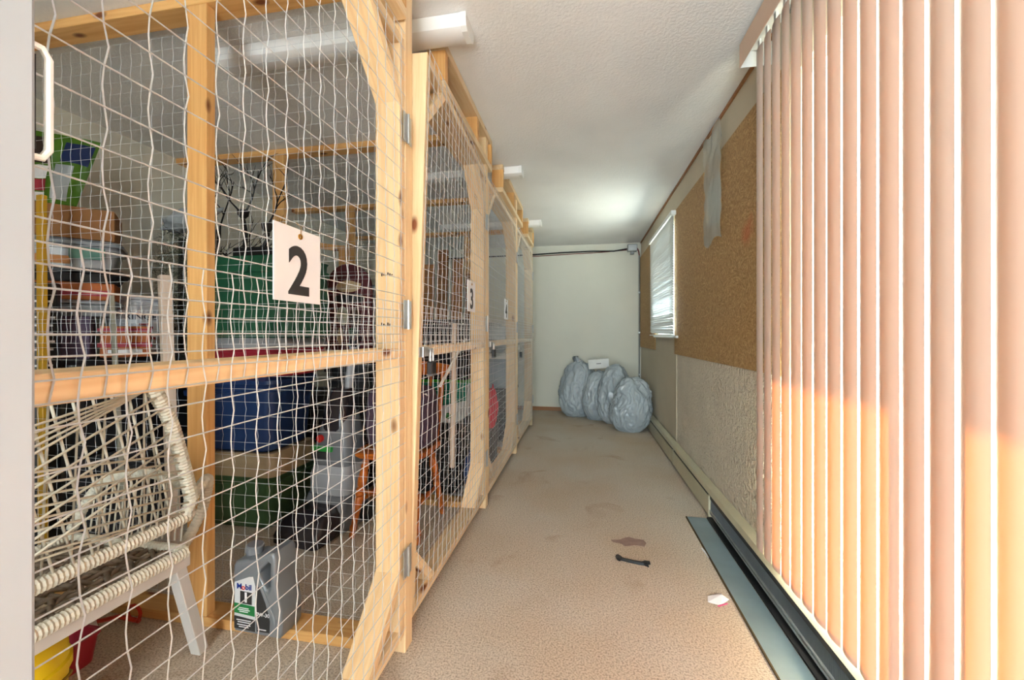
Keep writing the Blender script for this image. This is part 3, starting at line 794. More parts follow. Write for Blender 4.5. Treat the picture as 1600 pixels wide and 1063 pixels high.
NAVY = TG('navy_plastic', srgb(32, 58, 104)); DKG = TG('charcoal_plastic', srgb(50, 52, 56)); CLEARB = TG('frosted_clear_plastic', srgb(150, 154, 158), .25)
RED = TG('red_plastic', srgb(158, 36, 52)); PURP = pm('plum_fabric', srgb(72, 56, 74), .85, 0, .12, 20, .3, 200)
tote('sage green tote with beige lid at bottom of the stack', (-2.06, 2.19, .001), .66, .43, .44, SAGE, BEIGE, .13)
tote('navy blue tote in the middle of the stack behind oil jug', (-2.06, 2.19, .442), .64, .42, .44, NAVY, NAVY, .04)
tote('low clear bin with red contents under the green tote', (-1.98, 2.18, .885), .66, .42, .225, RED, CLEARB, .06)
tote('large forest green tote on top of the stack', (-1.94, 2.19, 1.112), .66, .44, .475, GREEN, None, 0, taper=.92, flip=True)
tote('dark totes base supporting the shelf goods, charcoal lid', (-2.72, 2.0, .001), .52, .95, .50, DKG, DKG, .05)
tote('black lidded tote holding bucket and boxes at cage back', (-2.72, 2.0, .502), .52, .95, .50, BLACKP, BLACKP, .05)

# black twig candle holder on green tote
IRON = pm('black_iron', srgb(26, 24, 24), .5, .4)
tw = thing('twig_candle_holder', 'black iron twig candle holder standing on green tote', 'candle holder', (-1.95, 2.15, 1.588))
mbk = MB()
cbox('base', (-1.98, 2.12, 1.625), (.24, .08, .07), IRON, tw, .006)
for a, b_ in (((-2.05, 2.12, 1.66), (-2.06, 2.12, 1.84)), ((-1.92, 2.12, 1.66), (-1.89, 2.12, 1.75))):
    MB().tube([a, ((a[0] + b_[0]) / 2 + .015, a[1], (a[2] + b_[2]) / 2), b_], .012, 7).build('arm', IRON, tw)
for c in ((-2.06, 2.12, 1.845), (-1.89, 2.12, 1.755)):
    smooth_angle(MB().lathe([(.012, 0), (.03, .02), (.034, .05), (.026, .052), (.01, .03)], 12, c).build('cup', IRON, tw))
rt = random.Random(11)
def twig(parent, p, d, ln, depth, r, out):
    pts = [Vector(p)]; v = Vector(d).normalized()
    for i in range(5):
        v = (v + Vector((rt.uniform(-.35, .35), rt.uniform(-.2, .2), rt.uniform(-.25, .3)))).normalized()
        pts.append(pts[-1] + v * ln / 5)
    out.tube(pts, r, 5, rf=lambda i: r * (1 - .13 * i))
    if depth:
        for k in (2, 3, 4):
            twig(parent, pts[k], v + Vector((rt.uniform(-1, 1), rt.uniform(-.4, .4), rt.uniform(-.6, .9))), ln * .55, depth - 1, r * .65, out)
for (p, d) in (((-2.06, 2.12, 1.86), (.7, 0, .8)), ((-2.06, 2.12, 1.86), (-.5, 0, 1)), ((-1.90, 2.12, 1.78), (.9, 0, .7))):
    o_ = MB(); twig(tw, p, d, .30, 2, .0065, o_); o_.build('branch', IRON, tw)
# thorny wreath twigs beside bucket
tb = thing('twig_bundle', 'bundle of black bare twigs behind the pine stud', 'twigs', (-2.45, 2.30, 1.0))
for i in range(7):
    o_ = MB(); twig(tb, (-2.48 + rt.uniform(-.05, .05), 2.32, 1.25 + .09 * i), (rt.uniform(-.3, 1), 0, rt.uniform(-.2, 1)), .40, 2, .0065, o_); o_.build('branch', IRON, tb)
MB().tube([(-2.48, 2.33, 1.004), (-2.47, 2.33, 1.85)], .010, 6).build('stem', IRON, tb)

# artificial pine wrapped up
pn = thing('artificial_pine', 'folded grey green artificial pine branches by back wall', 'artificial tree', (-2.76, 2.28, 1.004))
MB().tube([(-2.78, 2.34, 1.004), (-2.77, 2.34, 1.8)], .02, 8).build('trunk', pm('dark_bark', srgb(50, 44, 38), .9), pn)
nd = MB(); NEED = pm('dusty_pine_needles', srgb(86, 94, 76), .8, 0, .3, 30)
for i in range(1500):
    z = rt.uniform(1.12, 1.92); a = rt.uniform(0, 2 * PI); R_ = (.08 + .08 * math.sin((z - 1.05) * 3.2)) * rt.random() ** .5
    c = Vector((-2.76 + R_ * math.cos(a), 2.34 + R_ * 1.0 * math.sin(a), z)); c.x = max(c.x, -2.96); c.y = min(c.y, 2.46)
    d = Vector((rt.uniform(-1, 1), rt.uniform(-.6, .6), rt.uniform(-.6, .6))).normalized() * .035
    u = d.orthogonal().normalized() * .0016
    nd.add([c - d + u, c - d - u, c + d], [(0, 1, 2)])
    w = d.cross(u).normalized() * .0016
    nd.add([c - d + w, c - d - w, c + d], [(0, 1, 2)])
tag(nd.build('needles', NEED, pn), 'dusty grey green needles', kind='stuff')
wrapm = BAGP
wp = thing('plastic_bundle', 'grey plastic wrapped bundle lying across the pine branches', 'bundle', (-2.7, 2.2, 1.8))
bm = bmesh.new(); bmesh.ops.create_icosphere(bm, subdivisions=4, radius=1)
for v in bm.verts:
    n1 = noise.noise(v.co * 2.2); n2 = abs(noise.noise(v.co * 6))
    v.co = Vector((v.co.x * .20, v.co.y * .10, v.co.z * .065)) * (1 + .22 * n1 - .25 * (.3 - n2))
me = bpy.data.meshes.new('wrap'); bm.to_mesh(me); bm.free()
for p in me.polygons: p.use_smooth = True
link('wrap', me, BAGP, wp, Matrix.Translation((-2.58, 2.24, 1.90)) @ Matrix.Rotation(-.25, 4, 'Y'))

# white bucket
bk = thing('paint_bucket', 'white plastic pail with lid standing on black tote', 'bucket', (-2.72, 2.03, 1.003))
smooth_angle(MB().lathe([(.128, 0), (.135, .005), (.148, .30), (.160, .302), (.160, .318), (.150, .32), (.150, .333)], 28, (-2.72, 2.03, 1.003)).build('pail', pm('pail_white', srgb(198, 204, 212), .4), bk))
smooth_angle(MB().lathe([(.162, .334), (.164, .338), (.164, .352), (.15, .360), (.14, .354)], 28, (-2.72, 2.03, 1.003)).build('lid', pm('pail_white', srgb(198, 204, 212), .4), bk))
dirv = Vector((2.72, -2.03, 0)).normalized(); rz_ = math.atan2(dirv.x, -dirv.y)
Mb = Matrix.Translation((-2.72 + dirv.x * .1475, 2.03 + dirv.y * .1475, 1.20)) @ Matrix.Rotation(rz_, 4, 'Z')
def wrapped_text(name, body, size, mat, zc, ang, parent):
    cu = text_obj(name, body, size, mat, parent, Matrix.Identity(4), .001, .0003)
    for v in cu.data.vertices:
        zz = zc + v.co.y; r = .136 + (zz - 1.003) * .043 + .0015 + v.co.z
        a = ang + v.co.x / .148
        v.co = Vector((-2.72 + r * math.cos(a), 2.03 + r * math.sin(a), zz))
ang0 = math.atan2(dirv.y, dirv.x)
wrapped_text('lettering', 'RINGE', .052, pm('navy_print', srgb(50, 56, 72), .6), 1.235, ang0 + .05, bk)
RPR = pm('red_print', srgb(168, 48, 66), .6)
for z, l0, l1 in ((1.185, .0, .35), (1.165, .0, .45), (1.10, .2, .55)):
    mb = MB()
    for i in range(7):
        a0 = ang0 + l0 + (l1 - l0) * i / 7; a1 = a0 + (l1 - l0) / 10
        r = .136 + (z - 1.003) * .043 + .002
        mb.add([(-2.72 + rq * math.cos(a), 2.03 + rq * math.sin(a), zz) for rq in (r, r - .003) for a, zz in ((a0, z), (a1, z), (a1, z + .014), (a0, z + .014))],
               [(0, 1, 2, 3), (7, 6, 5, 4), (0, 4, 5, 1), (1, 5, 6, 2), (2, 6, 7, 3), (3, 7, 4, 0)])
    mb.build('print_line', RPR, bk)

# goods at the back left: boxes, bins, snack bag
CARD = pm('kraft_cardboard', srgb(146, 102, 62), .85, 0, .08, 6)
ORNG = pm('orange_carton', srgb(176, 96, 44), .7, 0, .15, 12)
def carton(name, label, c, sz, mat, rz=0, extras=()):
    t = thing(name, label, 'box', (c[0], c[1], c[2] - sz[2] / 2), rz)
    cbox('carton', (0, 0, sz[2] / 2), sz, mat, t, .003, local=True)
    for (nm, dx, dz, w, hh, m) in extras:
        cbox(nm, (dx * sz[0] / 2, -sz[1] / 2 - .0008, sz[2] / 2 + dz * sz[2] / 2), (w, .0012, hh), m, t, 0, local=True)
    return t
# everything here is turned to face the corridor
FA = .85
carton('plum_carton', 'plum coloured carton beside white pail', (-2.66, 1.61, 1.114), (.24, .16, .22), pm('plum_carton_print', srgb(84, 68, 92), .7), FA, (('price_tag', -.4, .3, .05, .05, WHITEP), ('green_tag', -.75, .45, .03, .03, pm('lime_print', srgb(120, 170, 50), .6))))
carton('orange_carton', 'orange and red carton in front of white pail', (-2.54, 1.83, 1.090), (.20, .10, .172), ORNG, FA, (('red_band', 0, -.2, .22, .025, RPR), ('red_band', 0, .75, .22, .02, RPR), ('picture', 0, -.62, .14, .02, PAPER)))
tote('shallow grey bin with clear lid above plum carton', (-2.70, 1.68, 1.226), .40, .26, .085, CLEARB, CLEARB, .02, FA, group='small bins at the cage back', cat='bin', ribs=False)
carton('orange_carton', 'flat orange red carton on top of the grey bin', (-2.70, 1.68, 1.358), (.36, .22, .09), ORNG, FA, (('red_band', .3, -.2, .20, .03, RPR), ('dark_picture', -.4, .1, .10, .05, INK)))
tote('flat black tray bin above the orange carton', (-2.70, 1.67, 1.405), .46, .30, .068, BLACKP, BLACKP, .02, FA, group='small bins at the cage back', cat='bin', ribs=False)
cb = tote('see through bin holding orange and green cloth', (-2.70, 1.66, 1.475), .46, .30, .148, CLEARB, TG('grey_blue_lid', srgb(120, 128, 136)), .03, FA, group='small bins at the cage back', cat='bin', ribs=False)
cbox('orange_cloth', (-.08, -.148, .035), (.24, .006, .04), pm('peach_cloth', srgb(196, 140, 92), .9), cb, .002, local=True)
cbox('teal_cloth', (.10, -.149, .075), (.13, .006, .06), pm('teal_cloth', srgb(96, 140, 128), .9), cb, .002, local=True)
carton('shipping_box', 'brown cardboard shipping box on the see through bin', (-2.70, 1.66, 1.706), (.40, .28, .162), CARD, FA, (('tape_mark', -.72, .55, .05, .03, pm('brown_ink', srgb(70, 44, 26), .8)), ('label_mark', -.62, -.15, .09, .05, pm('brown_ink', srgb(92, 62, 38), .8))))
# snack bag
sb = thing('pet_food_bag', 'green and blue pet food pouch leaning on cardboard box', 'bag', (-2.68, 1.60, 1.789), .75)
mbg = MB(); nu, nv = 12, 16
def pouch(u, v, sgn):
    w = .25 * (1 - .38 * (1 - v)); d = .055 * (math.sin(PI * u) ** .6) * (math.sin(PI * min(1, v * .9 + .08)) ** .7) * sgn
    return ((u - .5) * w + .05 * v, d + .03 * noise.noise((u * 3, v * 3, sgn)) * math.sin(PI * u), v * .375)
for sgn in (-1, 1):
    k = len(mbg.v)
    for j in range(nv + 1):
        for i in range(nu + 1): mbg.v.append(pouch(i / nu, j / nv, sgn))
    for j in range(nv):
        for i in range(nu):
            a = k + j * (nu + 1) + i; mbg.f.append((a, a + 1, a + nu + 2, a + nu + 1))
LIME = pm('lime_pouch', srgb(74, 118, 30), .35, 0, .1, 6)
mbg.build('pouch', LIME, sb, Matrix.Identity(4), True, local=True)
def patch(name, u0, u1, v0, v1, mat, slant=0.0):
    m = MB(); q = 6
    for j in range(q + 1):
        for i in range(q + 1):
            v = v0 + (v1 - v0) * j / q; u = u0 + (u1 - u0) * i / q + slant * v
            p = pouch(min(.99, max(.01, u)), v, -1); m.v.append((p[0], p[1] - .003, p[2]))
    for j in range(q):
        for i in range(q):
            a = j * (q + 1) + i; m.f.append((a, a + 1, a + q + 2, a + q + 1))
    m.build(name, mat, sb, Matrix.Identity(4), True, local=True)
patch('navy_panel', .52, .96, .60, .90, pm('navy_pouch_print', srgb(30, 48, 92), .35))
patch('grey_panel', .46, .78, .08, .56, pm('silver_pouch_print', srgb(150, 158, 160), .35))
patch('dark_panel', .04, .36, .55, .92, pm('dark_pouch_print', srgb(52, 36, 34), .35))
patch('white_panel', .04, .34, .34, .52, PAPER)
patch('red_panel', .04, .34, .18, .33, RPR)
patch('white_panel', .04, .32, .05, .16, PAPER)
# yellow pole, black printed box and leaning boards
yl = lumber('yellow_pole', (-2.42, 1.408, .001), (-2.43, 1.408, 1.766), (1, 0, 0), .02, .035, pm('yellow_enamel', srgb(196, 150, 30), .4), None)
tag(yl, 'yellow pole standing at left edge beside the goods', 'pole')
bb = carton('printed_box', 'tall black box with white print lines', (-2.51, 1.465, .69), (.09, .07, 1.37), BLACKP, .85,
            [('print_line', -.1 + .2 * rt.random(), .32 + .055 * i, .05 + .03 * rt.random(), .010, PAPER) for i in range(11)])
l1 = lumber('leaning_board', (-2.25, 1.62, .001), (-2.40, 1.66, 1.33), (1, -.6, 0), .02, .05, pm('putty_board', srgb(150, 146, 130), .7), None)
tag(l1, 'narrow putty coloured board leaning beside the black printed box', 'board')
l2 = lumber('leaning_board', (-1.93, 1.60, .001), (-2.02, 1.62, 1.42), (1, -.5, 0), .045, .05, PALEW, None)
tag(l2, 'pale wooden post leaning in front of white pail', 'board')

# ------------------------------------------------------------------ decorative round-topped panel
dp = thing('decorative_panel', 'maroon round topped painted panel behind the green tote', 'panel', (-1.725, 2.72, 1.0))
MAR = pm('maroon_paint', srgb(84, 26, 32), .6, 0, .2, 12)
def arch(w, h, n=14): return [(-w / 2, 0)] + [(-w / 2 * math.cos(PI * k / n), h - w / 2 + w / 2 * math.sin(PI * k / n)) for k in range(n + 1)] + [(w / 2, 0)]
PX, PY = -1.725, 2.72
MB().prism(arch(.37, .66), -.012, .012).build('board', MAR, dp, Matrix.Translation((PX, PY, 1.0)))
def blob(name, cx, cz, w, h, mat, seed, y=-.014):
    n = 16; poly = [(cx + w / 2 * math.cos(2 * PI * k / n) * (1 + .25 * noise.noise((k * .6, seed, 0))), cz + h / 2 * math.sin(2 * PI * k / n) * (1 + .25 * noise.noise((k * .6, seed, 4)))) for k in range(n)]
    MB().prism(poly, y - .002, y + .002).build(name, mat, dp, Matrix.Translation((PX, PY, 1.0)))
blob('cream_patch', .0, .49, .20, .09, pm('cream_paint', srgb(196, 170, 130), .7), 1)
blob('black_patch', .02, .40, .25, .08, INK, 2, -.018)
blob('white_patch', -.04, .27, .09, .14, pm('pale_green_paint', srgb(186, 190, 170), .7), 3, -.022)
blob('brown_patch', .06, .25, .09, .16, pm('umber_paint', srgb(66, 44, 34), .7), 4, -.018)
blob('green_patch', .05, .15, .08, .07, pm('green_paint', srgb(30, 74, 44), .7), 5, -.022)
blob('cream_patch', -.06, .12, .05, .12, pm('cream_paint', srgb(196, 170, 130), .7), 6, -.018)
blob('blue_patch', .05, .05, .10, .06, pm('pale_blue_paint', srgb(150, 168, 186), .7), 7, -.018)
tote('dark storage box carrying the maroon panel', (-1.70, 2.74, .001), .40, .26, .50, BLACKP, BLACKP, .05)
tote('charcoal box under the maroon panel', (-1.70, 2.74, .502), .40, .24, .49, DKG, RED, .05)
yf = thing('bunk_ladder', 'yellowish wooden bunk ladder standing behind the number 2 sign', 'ladder', (-2.1, 3.05, 0))
for a, b_ in (((-2.45, 3.05, .002), (-2.45, 3.05, 1.95)), ((-2.0, 3.05, .002), (-2.0, 3.05, 1.88))):
    lumber('upright', a, b_, (1, 0, 0), .02, .05, PINE2, yf)
lumber('rail', (-2.42, 3.05, 1.92), (-2.03, 3.05, 1.86), (0, 0, 1), .02, .05, PINE2, yf)
lumber('rail', (-2.42, 3.05, 1.3), (-2.03, 3.05, 1.3), (0, 0, 1), .02, .05, PINE2, yf)

# ------------------------------------------------------------------ oil jug
jx, jy, jz = -1.262, 1.255, .0405
JUG = pm('silver_grey_jug', srgb(132, 138, 144), .32, .25, .04, 8)
jug = thing('oil_jug', 'silver grey motor oil jug standing on the cage sill', 'jug', (jx + .1, jy + .055, jz))
outer = [(.004, 0), (.196, 0), (.206, .02), (.206, .10), (.190, .17), (.182, .20), (.180, .305), (.172, .320), (.155, .322), (.075, .283), (.060, .286), (.008, .270), (0, .25), (0, .02)]
hole = [(.108, .235), (.118, .255), (.150, .285), (.158, .280), (.158, .19), (.150, .175), (.140, .178)]
cu = bpy.data.curves.new('jug', 'CURVE'); cu.dimensions = '2D'; cu.fill_mode = 'BOTH'
for poly in (outer, hole):
    sp = cu.splines.new('POLY'); sp.points.add(len(poly) - 1); sp.use_cyclic_u = True
    for i, (x, z) in enumerate(poly): sp.points[i].co = (x, z, 0, 1)
cu.extrude = .042; cu.bevel_depth = .010; cu.bevel_resolution = 2; cu.offset = -.009
t_ = bpy.data.objects.new('tmp', cu); C.objects.link(t_); bpy.context.view_layer.update()
me = bpy.data.meshes.new_from_object(t_.evaluated_get(bpy.context.evaluated_depsgraph_get())); bpy.data.objects.remove(t_); bpy.data.curves.remove(cu)
RJ = Matrix.Translation((jx, jy, jz)) @ Matrix.Rotation(-.04, 4, 'Z') @ Matrix.Scale(.94, 4, (0, 0, 1))
XZ = Matrix(((1, 0, 0, 0), (0, 0, -1, .052), (0, 1, 0, .0005), (0, 0, 0, 1)))
zmin = min(v.co.y for v in me.vertices)
for v in me.vertices: v.co.y -= zmin
smooth_angle(link('body', me, JUG, jug, RJ @ XZ), 40)
smooth_angle(MB().lathe([(.026, .0), (.026, .02), (.030, .022), (.030, .048), (.026, .052), (.01, .052)], 20).build('cap', pm('grey_cap', srgb(120, 124, 130), .3), jug, RJ @ Matrix.Translation((.040, .052, .268)) @ Matrix.Rotation(.12, 4, 'Y')), 35)
def jl(name, poly, mat, y): return MB().prism(poly, y - .0006, y + .0006).build(name, mat, jug, RJ)
jl('label_white', [(.008, .018), (.098, .016), (.098, .19), (.088, .225), (.07, .222), (.008, .195)], pm('label_silver', srgb(214, 216, 218), .4), -.0008)
jl('label_black', [(.008, .018), (.098, .016), (.098, .060), (.008, .066)], INK, -.0022)
jl('label_green', [(.008, .078), (.096, .074), (.096, .112), (.008, .116)], pm('label_green', srgb(24, 122, 62), .4), -.0022)
jl('label_square', [(.034, .118), (.084, .117), (.084, .163), (.034, .165)], INK, -.0022)
jl('side_label', [(.104, .018), (.158, .02), (.160, .065), (.140, .13), (.112, .19), (.104, .18)], INK, -.0008)
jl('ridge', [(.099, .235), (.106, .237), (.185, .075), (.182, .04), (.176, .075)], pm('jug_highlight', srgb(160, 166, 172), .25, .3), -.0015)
text_obj('lettering', 'M', .030, pm('label_blue', srgb(26, 52, 140), .4), jug, RJ @ face_my((.030, -.0028, .182)), .0006, .0003)
text_obj('lettering', 'o', .030, pm('label_red', srgb(214, 40, 40), .4), jug, RJ @ face_my((.0475, -.0028, .180)), .0006, .0003)
text_obj('lettering', 'bil', .030, pm('label_blue', srgb(26, 52, 140), .4), jug, RJ @ face_my((.070, -.0028, .182)), .0006, .0003)
text_obj('lettering', '1', .054, PAPER, jug, RJ @ face_my((.059, -.0034, .141)), .0012, .0003, sx=1.2)
text_obj('lettering', '0W-30', .020, PAPER, jug, RJ @ face_my((.131, -.0022, .085)), .0003, .0003)
for i, (z, w) in enumerate(((.099, .05), (.092, .06), (.085, .045), (.052, .07), (.044, .06), (.034, .065), (.026, .05))):
    jl('print_line', [(.05 - w / 2 + .004, z), (.05 + w / 2 - .004, z), (.05 + w / 2 - .004, z + .003), (.05 - w / 2 + .004, z + .003)], PAPER, -.0034)
jl('print_line', [(.11, .027), (.145, .027), (.145, .030), (.11, .030)], PAPER, -.002)

# ------------------------------------------------------------------ rope chair
ROPE = pm('cream_rope', srgb(212, 206, 188), .85, 0, .08, 40)
ROPED = pm('taupe_rope', srgb(128, 112, 94), .9, 0, .15, 40)
CHW = pm('white_chair_frame', srgb(206, 202, 196), .5, 0, .04)
rc = thing('rope_chair', 'cream rope lounge chair with criss cross lacing on its back', 'chair', (-1.55, .82, 0))
def wrapped(name, pts, r, parent, step=.0052):
    # resample and ridge
    P_ = [Vector(p) for p in pts]; out = []
    for a, b_ in zip(P_[:-1], P_[1:]):
        n = max(1, int((b_ - a).length / step))
        out += [a.lerp(b_, i / n) for i in range(n)]
    out.append(P_[-1])
    mb = MB(); mb.tube(out, r, 10, rf=lambda i: r * (1.0 if i % 2 else .86))
    return mb.build(name, ROPE, parent, smooth=False)
def bez(pts, n=10):
    """Catmull-Rom through pts"""
    P_ = [Vector(p) for p in pts]; out = []
    for i in range(len(P_) - 1):
        a = P_[max(0, i - 1)]; b_ = P_[i]; c = P_[i + 1]; d = P_[min(len(P_) - 1, i + 2)]
        for k in range(n):
            t = k / n
            out.append(.5 * ((2 * b_) + (c - a) * t + (2 * a - 5 * b_ + 4 * c - d) * t * t + (3 * b_ - a - 3 * c + d) * t ** 3))
    out.append(P_[-1]); return out
YA, YZ = .50, 1.13            # seat ends along Y
SB, SF = -1.315, -1.80        # seat back edge (towards the corridor) and front edge
SZ = .405
# white seat frame and legs
for nm, p0, p1 in (('apron', (SB, YA, .375), (SB, YZ, .375)), ('apron', (SF, YA, .375), (SF, YZ, .375))):
    lumber(nm, p0, p1, (0, 0, 1), .025, .045, CHW, rc)
for nm, y in (('side_rail', YA + .015), ('side_rail', YZ - .015)):
    lumber(nm, (SB - .013, y, .375), (SF + .013, y, .375), (0, 0, 1), .025, .045, CHW, rc)
for x, y, fx, fy in ((SB - .01, YZ - .03, -.02, .10), (SB - .01, YA + .03, -.02, -.10), (SF + .01, YZ - .03, -.01, .08), (SF + .01, YA + .03, -.01, -.08)):
    lumber('leg', (x, y, .36), (x + fx, y + fy, .002), (1, 0, 0), .034, .040, CHW, rc)
wrapped('seat_edge', [(SB + .012, YA, SZ), (SB + .012, YZ - .02, SZ)], .020, rc)
wrapped('seat_edge', [(SF, YA, SZ), (SF, YZ - .02, SZ)], .018, rc)
wrapped('seat_edge', [(SB, YZ - .01, SZ), (SF, YZ - .01, SZ)], .018, rc)
# back frame
BZ0, BZ1 = .505, .985
bl = lambda y, z: Vector((-1.335 + .06 * (z - BZ0) / (BZ1 - BZ0), y, z))
cor = [bl(YA - .02, BZ0), bl(1.09, BZ0), bl(1.14, BZ0 + .02), bl(1.155, BZ0 + .06), bl(1.11, .70), bl(1.05, .86), bl(.98, BZ1), bl(.60, BZ1 + .01)]
wrapped('back_frame', bez(cor[:4], 8) + bez(cor[3:7], 10)[1:] + [cor[7]], .0215, rc)
# arm loops
wrapped('arm_loop', bez([(-1.335, 1.15, .55), (-1.34, 1.215, .605), (-1.37, 1.255, .575), (-1.40, 1.260, .48), (-1.42, 1.235, .40), (-1.38, 1.16, .378)], 8), .0185, rc)
wrapped('arm_loop', bez([(-1.335, .48, .55), (-1.34, .425, .605), (-1.37, .385, .575), (-1.40, .38, .48), (-1.42, .405, .40), (-1.38, .48, .378)], 8), .0185, rc)
wrapped('arm_rail', bez([(-1.36, 1.17, .60), (-1.55, 1.18, .63), (-1.74, 1.17, .58), (-1.81, 1.13, .43)], 8), .0175, rc)
wrapped('arm_rail', bez([(-1.36, .46, .60), (-1.55, .45, .63), (-1.74, .46, .58), (-1.81, .50, .43)], 8), .0175, rc)
# lacing
lc = MB()
def right_edge(z): 
    pts_ = [(BZ0, 1.13), (.565, 1.15), (.70, 1.105), (.86, 1.045), (BZ1, .98)]
    for (za, ya), (zb_, yb) in zip(pts_[:-1], pts_[1:]):
        if za <= z <= zb_: return ya + (yb - ya) * (z - za) / (zb_ - za)
    return .98
def strand(a, b_, off, r=.0034): lc.tube([bl(*a) + Vector((off, 0, 0)), bl(*b_) + Vector((off, 0, 0))], r, 5)
for k in range(15):
    y = .50 + .042 * k
    strand((y, BZ0 + .01), (max(.40, min(y - .13, .97)), BZ1), .004)      # steep, falling to the right
for k in range(11):
    y = .48 + .06 * k
    strand((y, BZ0 + .01), (min(y - .02, .975), BZ1), -.014, .0028)
for k in range(11):
    z0_ = .44 + .040 * k; z1_ = min(.975, z0_ + .30); y1_ = right_edge(min(.97, z0_ + .30)) - .012
    za = max(BZ0 + .01, z0_)
    strand((.40 + (y1_ - .40) * (za - z0_) / max(.01, z1_ - z0_), za), (y1_, z1_), .014)   # rising to the right
for k in range(9):
    z0_ = .86 - .030 * k
    strand((.40, z0_), (right_edge(max(.53, z0_ - .12)) - .012, max(.53, z0_ - .12)), .009)   # flat, falling slightly
tag(lc.build('back_lacing', ROPE, rc, smooth=True), 'criss crossing cream rope strands', kind='stuff')
ln = MB()
for k in range(16):
    y = 1.13 + .004 * math.sin(k); x = -1.36 - .026 * k
    ln.tube([(x, 1.145, .42), (x - .01, 1.172, .60 + .02 * math.sin(k / 5))], .003, 5)
tag(ln.build('side_lacing', ROPE, rc, smooth=True), 'upright rope strands under the arm rail', kind='stuff')
wv = MB()
for k in range(19):
    y = YA + .02 + .032 * k
    wv.tube([(SB + .005 - (SB - SF) * i / 18, y + .014 * math.sin(i * PI / 2 + k * PI), SZ - .005 + .006 * math.cos(i * PI + k * PI)) for i in range(19)], .0075, 5)
for k in range(14):
    x = SB - .03 - .032 * k
    wv.tube([(x + .012 * math.sin(i * PI / 2 + k * PI), YA + .02 + (YZ - YA - .05) * i / 18, SZ - .005 + .006 * math.cos(i * PI + k * PI + PI)) for i in range(19)], .0075, 5)
tag(wv.build('seat_weave', ROPED, rc, smooth=True), 'open taupe woven rope seat', kind='stuff')

# yellow bucket and red things under the chair
YEL = pm('yellow_plastic', srgb(232, 200, 16), .4, 0, .04)
yb_ = thing('yellow_pail', 'bright yellow plastic pail at lower left under rope chair', 'pail', (-1.475, .775, 0))
smooth_angle(MB().lathe([(.105, .001), (.112, .006), (.12, .22), (.127, .224), (.127, .245), (.120, .25), (.118, .29), (.09, .325), (.04, .335), (.0, .335)], 28, (-1.475, .775, 0)).build('shell', YEL, yb_))
MB().tube([(-1.475 + .1225 * math.cos(a), .775 + .1225 * math.sin(a), .16 + .05 * math.cos(a)) for a in [2 * PI * k / 24 for k in range(24)]], .004, 5, closed=True).build('bail', pm('dark_yellow', srgb(150, 120, 20), .5), yb_)
rb = thing('red_tray', 'low red plastic tray on floor beneath rope chair', 'tray', (-1.72, .96, 0))
rs = [rr(.13, .36, .001, .03), rr(.15, .38, .09, .03), rr(.16, .39, .092, .03), rr(.16, .39, .10, .03), rr(.14, .37, .10, .03), rr(.12, .35, .02, .03)]
smooth_angle(MB().rings(rs).build('tray', RED, rb, Matrix.Translation((-1.73, .93, 0))), 35)
# red garden tool hung on sill
rtl = thing('red_tool', 'small red toy rake resting by the cage sill', 'tool', (-1.78, 1.25, 0))
MB().tube([(-1.86, 1.24, .012), (-1.78, 1.255, .030), (-1.70, 1.27, .012)], .008, 6).build('handle', pm('red_orange', srgb(190, 52, 30), .4), rtl)
MB().tube([(-1.72 + .03 * math.cos(a), 1.265, .045 + .03 * math.sin(a)) for a in [2 * PI * k / 12 for k in range(12)]], .006, 6, closed=True).build('ring', pm('red_orange', srgb(190, 52, 30), .4), rtl)

# ------------------------------------------------------------------ carpet cleaner
cc = thing('carpet_cleaner', 'grey upright carpet cleaner standing beside the totes', 'carpet cleaner', (-1.47, 2.08, 0), math.radians(-8))
CG = pm('mid_grey_plastic', srgb(112, 116, 122), .35, 0, .05); CL = pm('light_grey_plastic', srgb(168, 172, 178), .3, 0, .04); CD = pm('smoke_plastic', srgb(44, 40, 44), .2, 0, .1)
def loft(name, secs, mat, sub=35, parent=cc):
    return smooth_angle(MB().rings([[(x + px, y + py, z) for px, py, z in rr(w, d, 0, r)] if False else [(cx + q[0], cy + q[1], z) for q in rr(w, d, 0, r)] for (cx, cy, z, w, d, r) in secs]).build(name, mat, parent, Matrix.Identity(4), local=True), sub)
loft('nozzle', [(0, -.13, .012, .30, .20, .03), (0, -.13, .05, .30, .20, .03), (0, -.10, .12, .28, .16, .03), (0, -.07, .16, .22, .10, .03)], CD)
loft('base', [(0, .08, .012, .31, .26, .04), (0, .08, .10, .31, .26, .04), (0, .10, .20, .27, .22, .04)], CG)
MB().box(-.156, -.150, -.2, .2, .012, .035).build('bumper', CL, cc, Matrix.Identity(4), local=True)
loft('lower_tank', [(0, .11, .20, .27, .22, .05), (0, .11, .30, .28, .22, .05), (0, .115, .36, .25, .20, .05)], CL)
loft('body', [(0, .12, .36, .25, .20, .05), (0, .12, .42, .27, .20, .05), (0, .13, .56, .22, .18, .05), (0, .14, .66, .16, .15, .04)], CG)
loft('upper_tank', [(0, .10, .54, .16, .12, .04), (0, .11, .64, .17, .14, .05), (0, .13, .74, .14, .12, .04), (0, .14, .80, .10, .09, .03)], CD)
MB().tube([(0, .17, .62), (.0, .20, .86), (0, .235, 1.05)], .024, 8).build('handle_pole', CL, cc, Matrix.Identity(4), local=True)
MB().tube([(0, .235, 1.05), (-.03, .25, 1.10), (0, .27, 1.16), (.03, .25, 1.10), (0, .235, 1.05)], .014, 8).build('grip', CD, cc, Matrix.Identity(4), local=True)
for sx in (-.165, .165):
    MB().tube([(sx - .012, .16, .06), (sx + .012, .16, .06)], .058, 16).build('wheel', BLACKP, cc, Matrix.Identity(4), local=True)
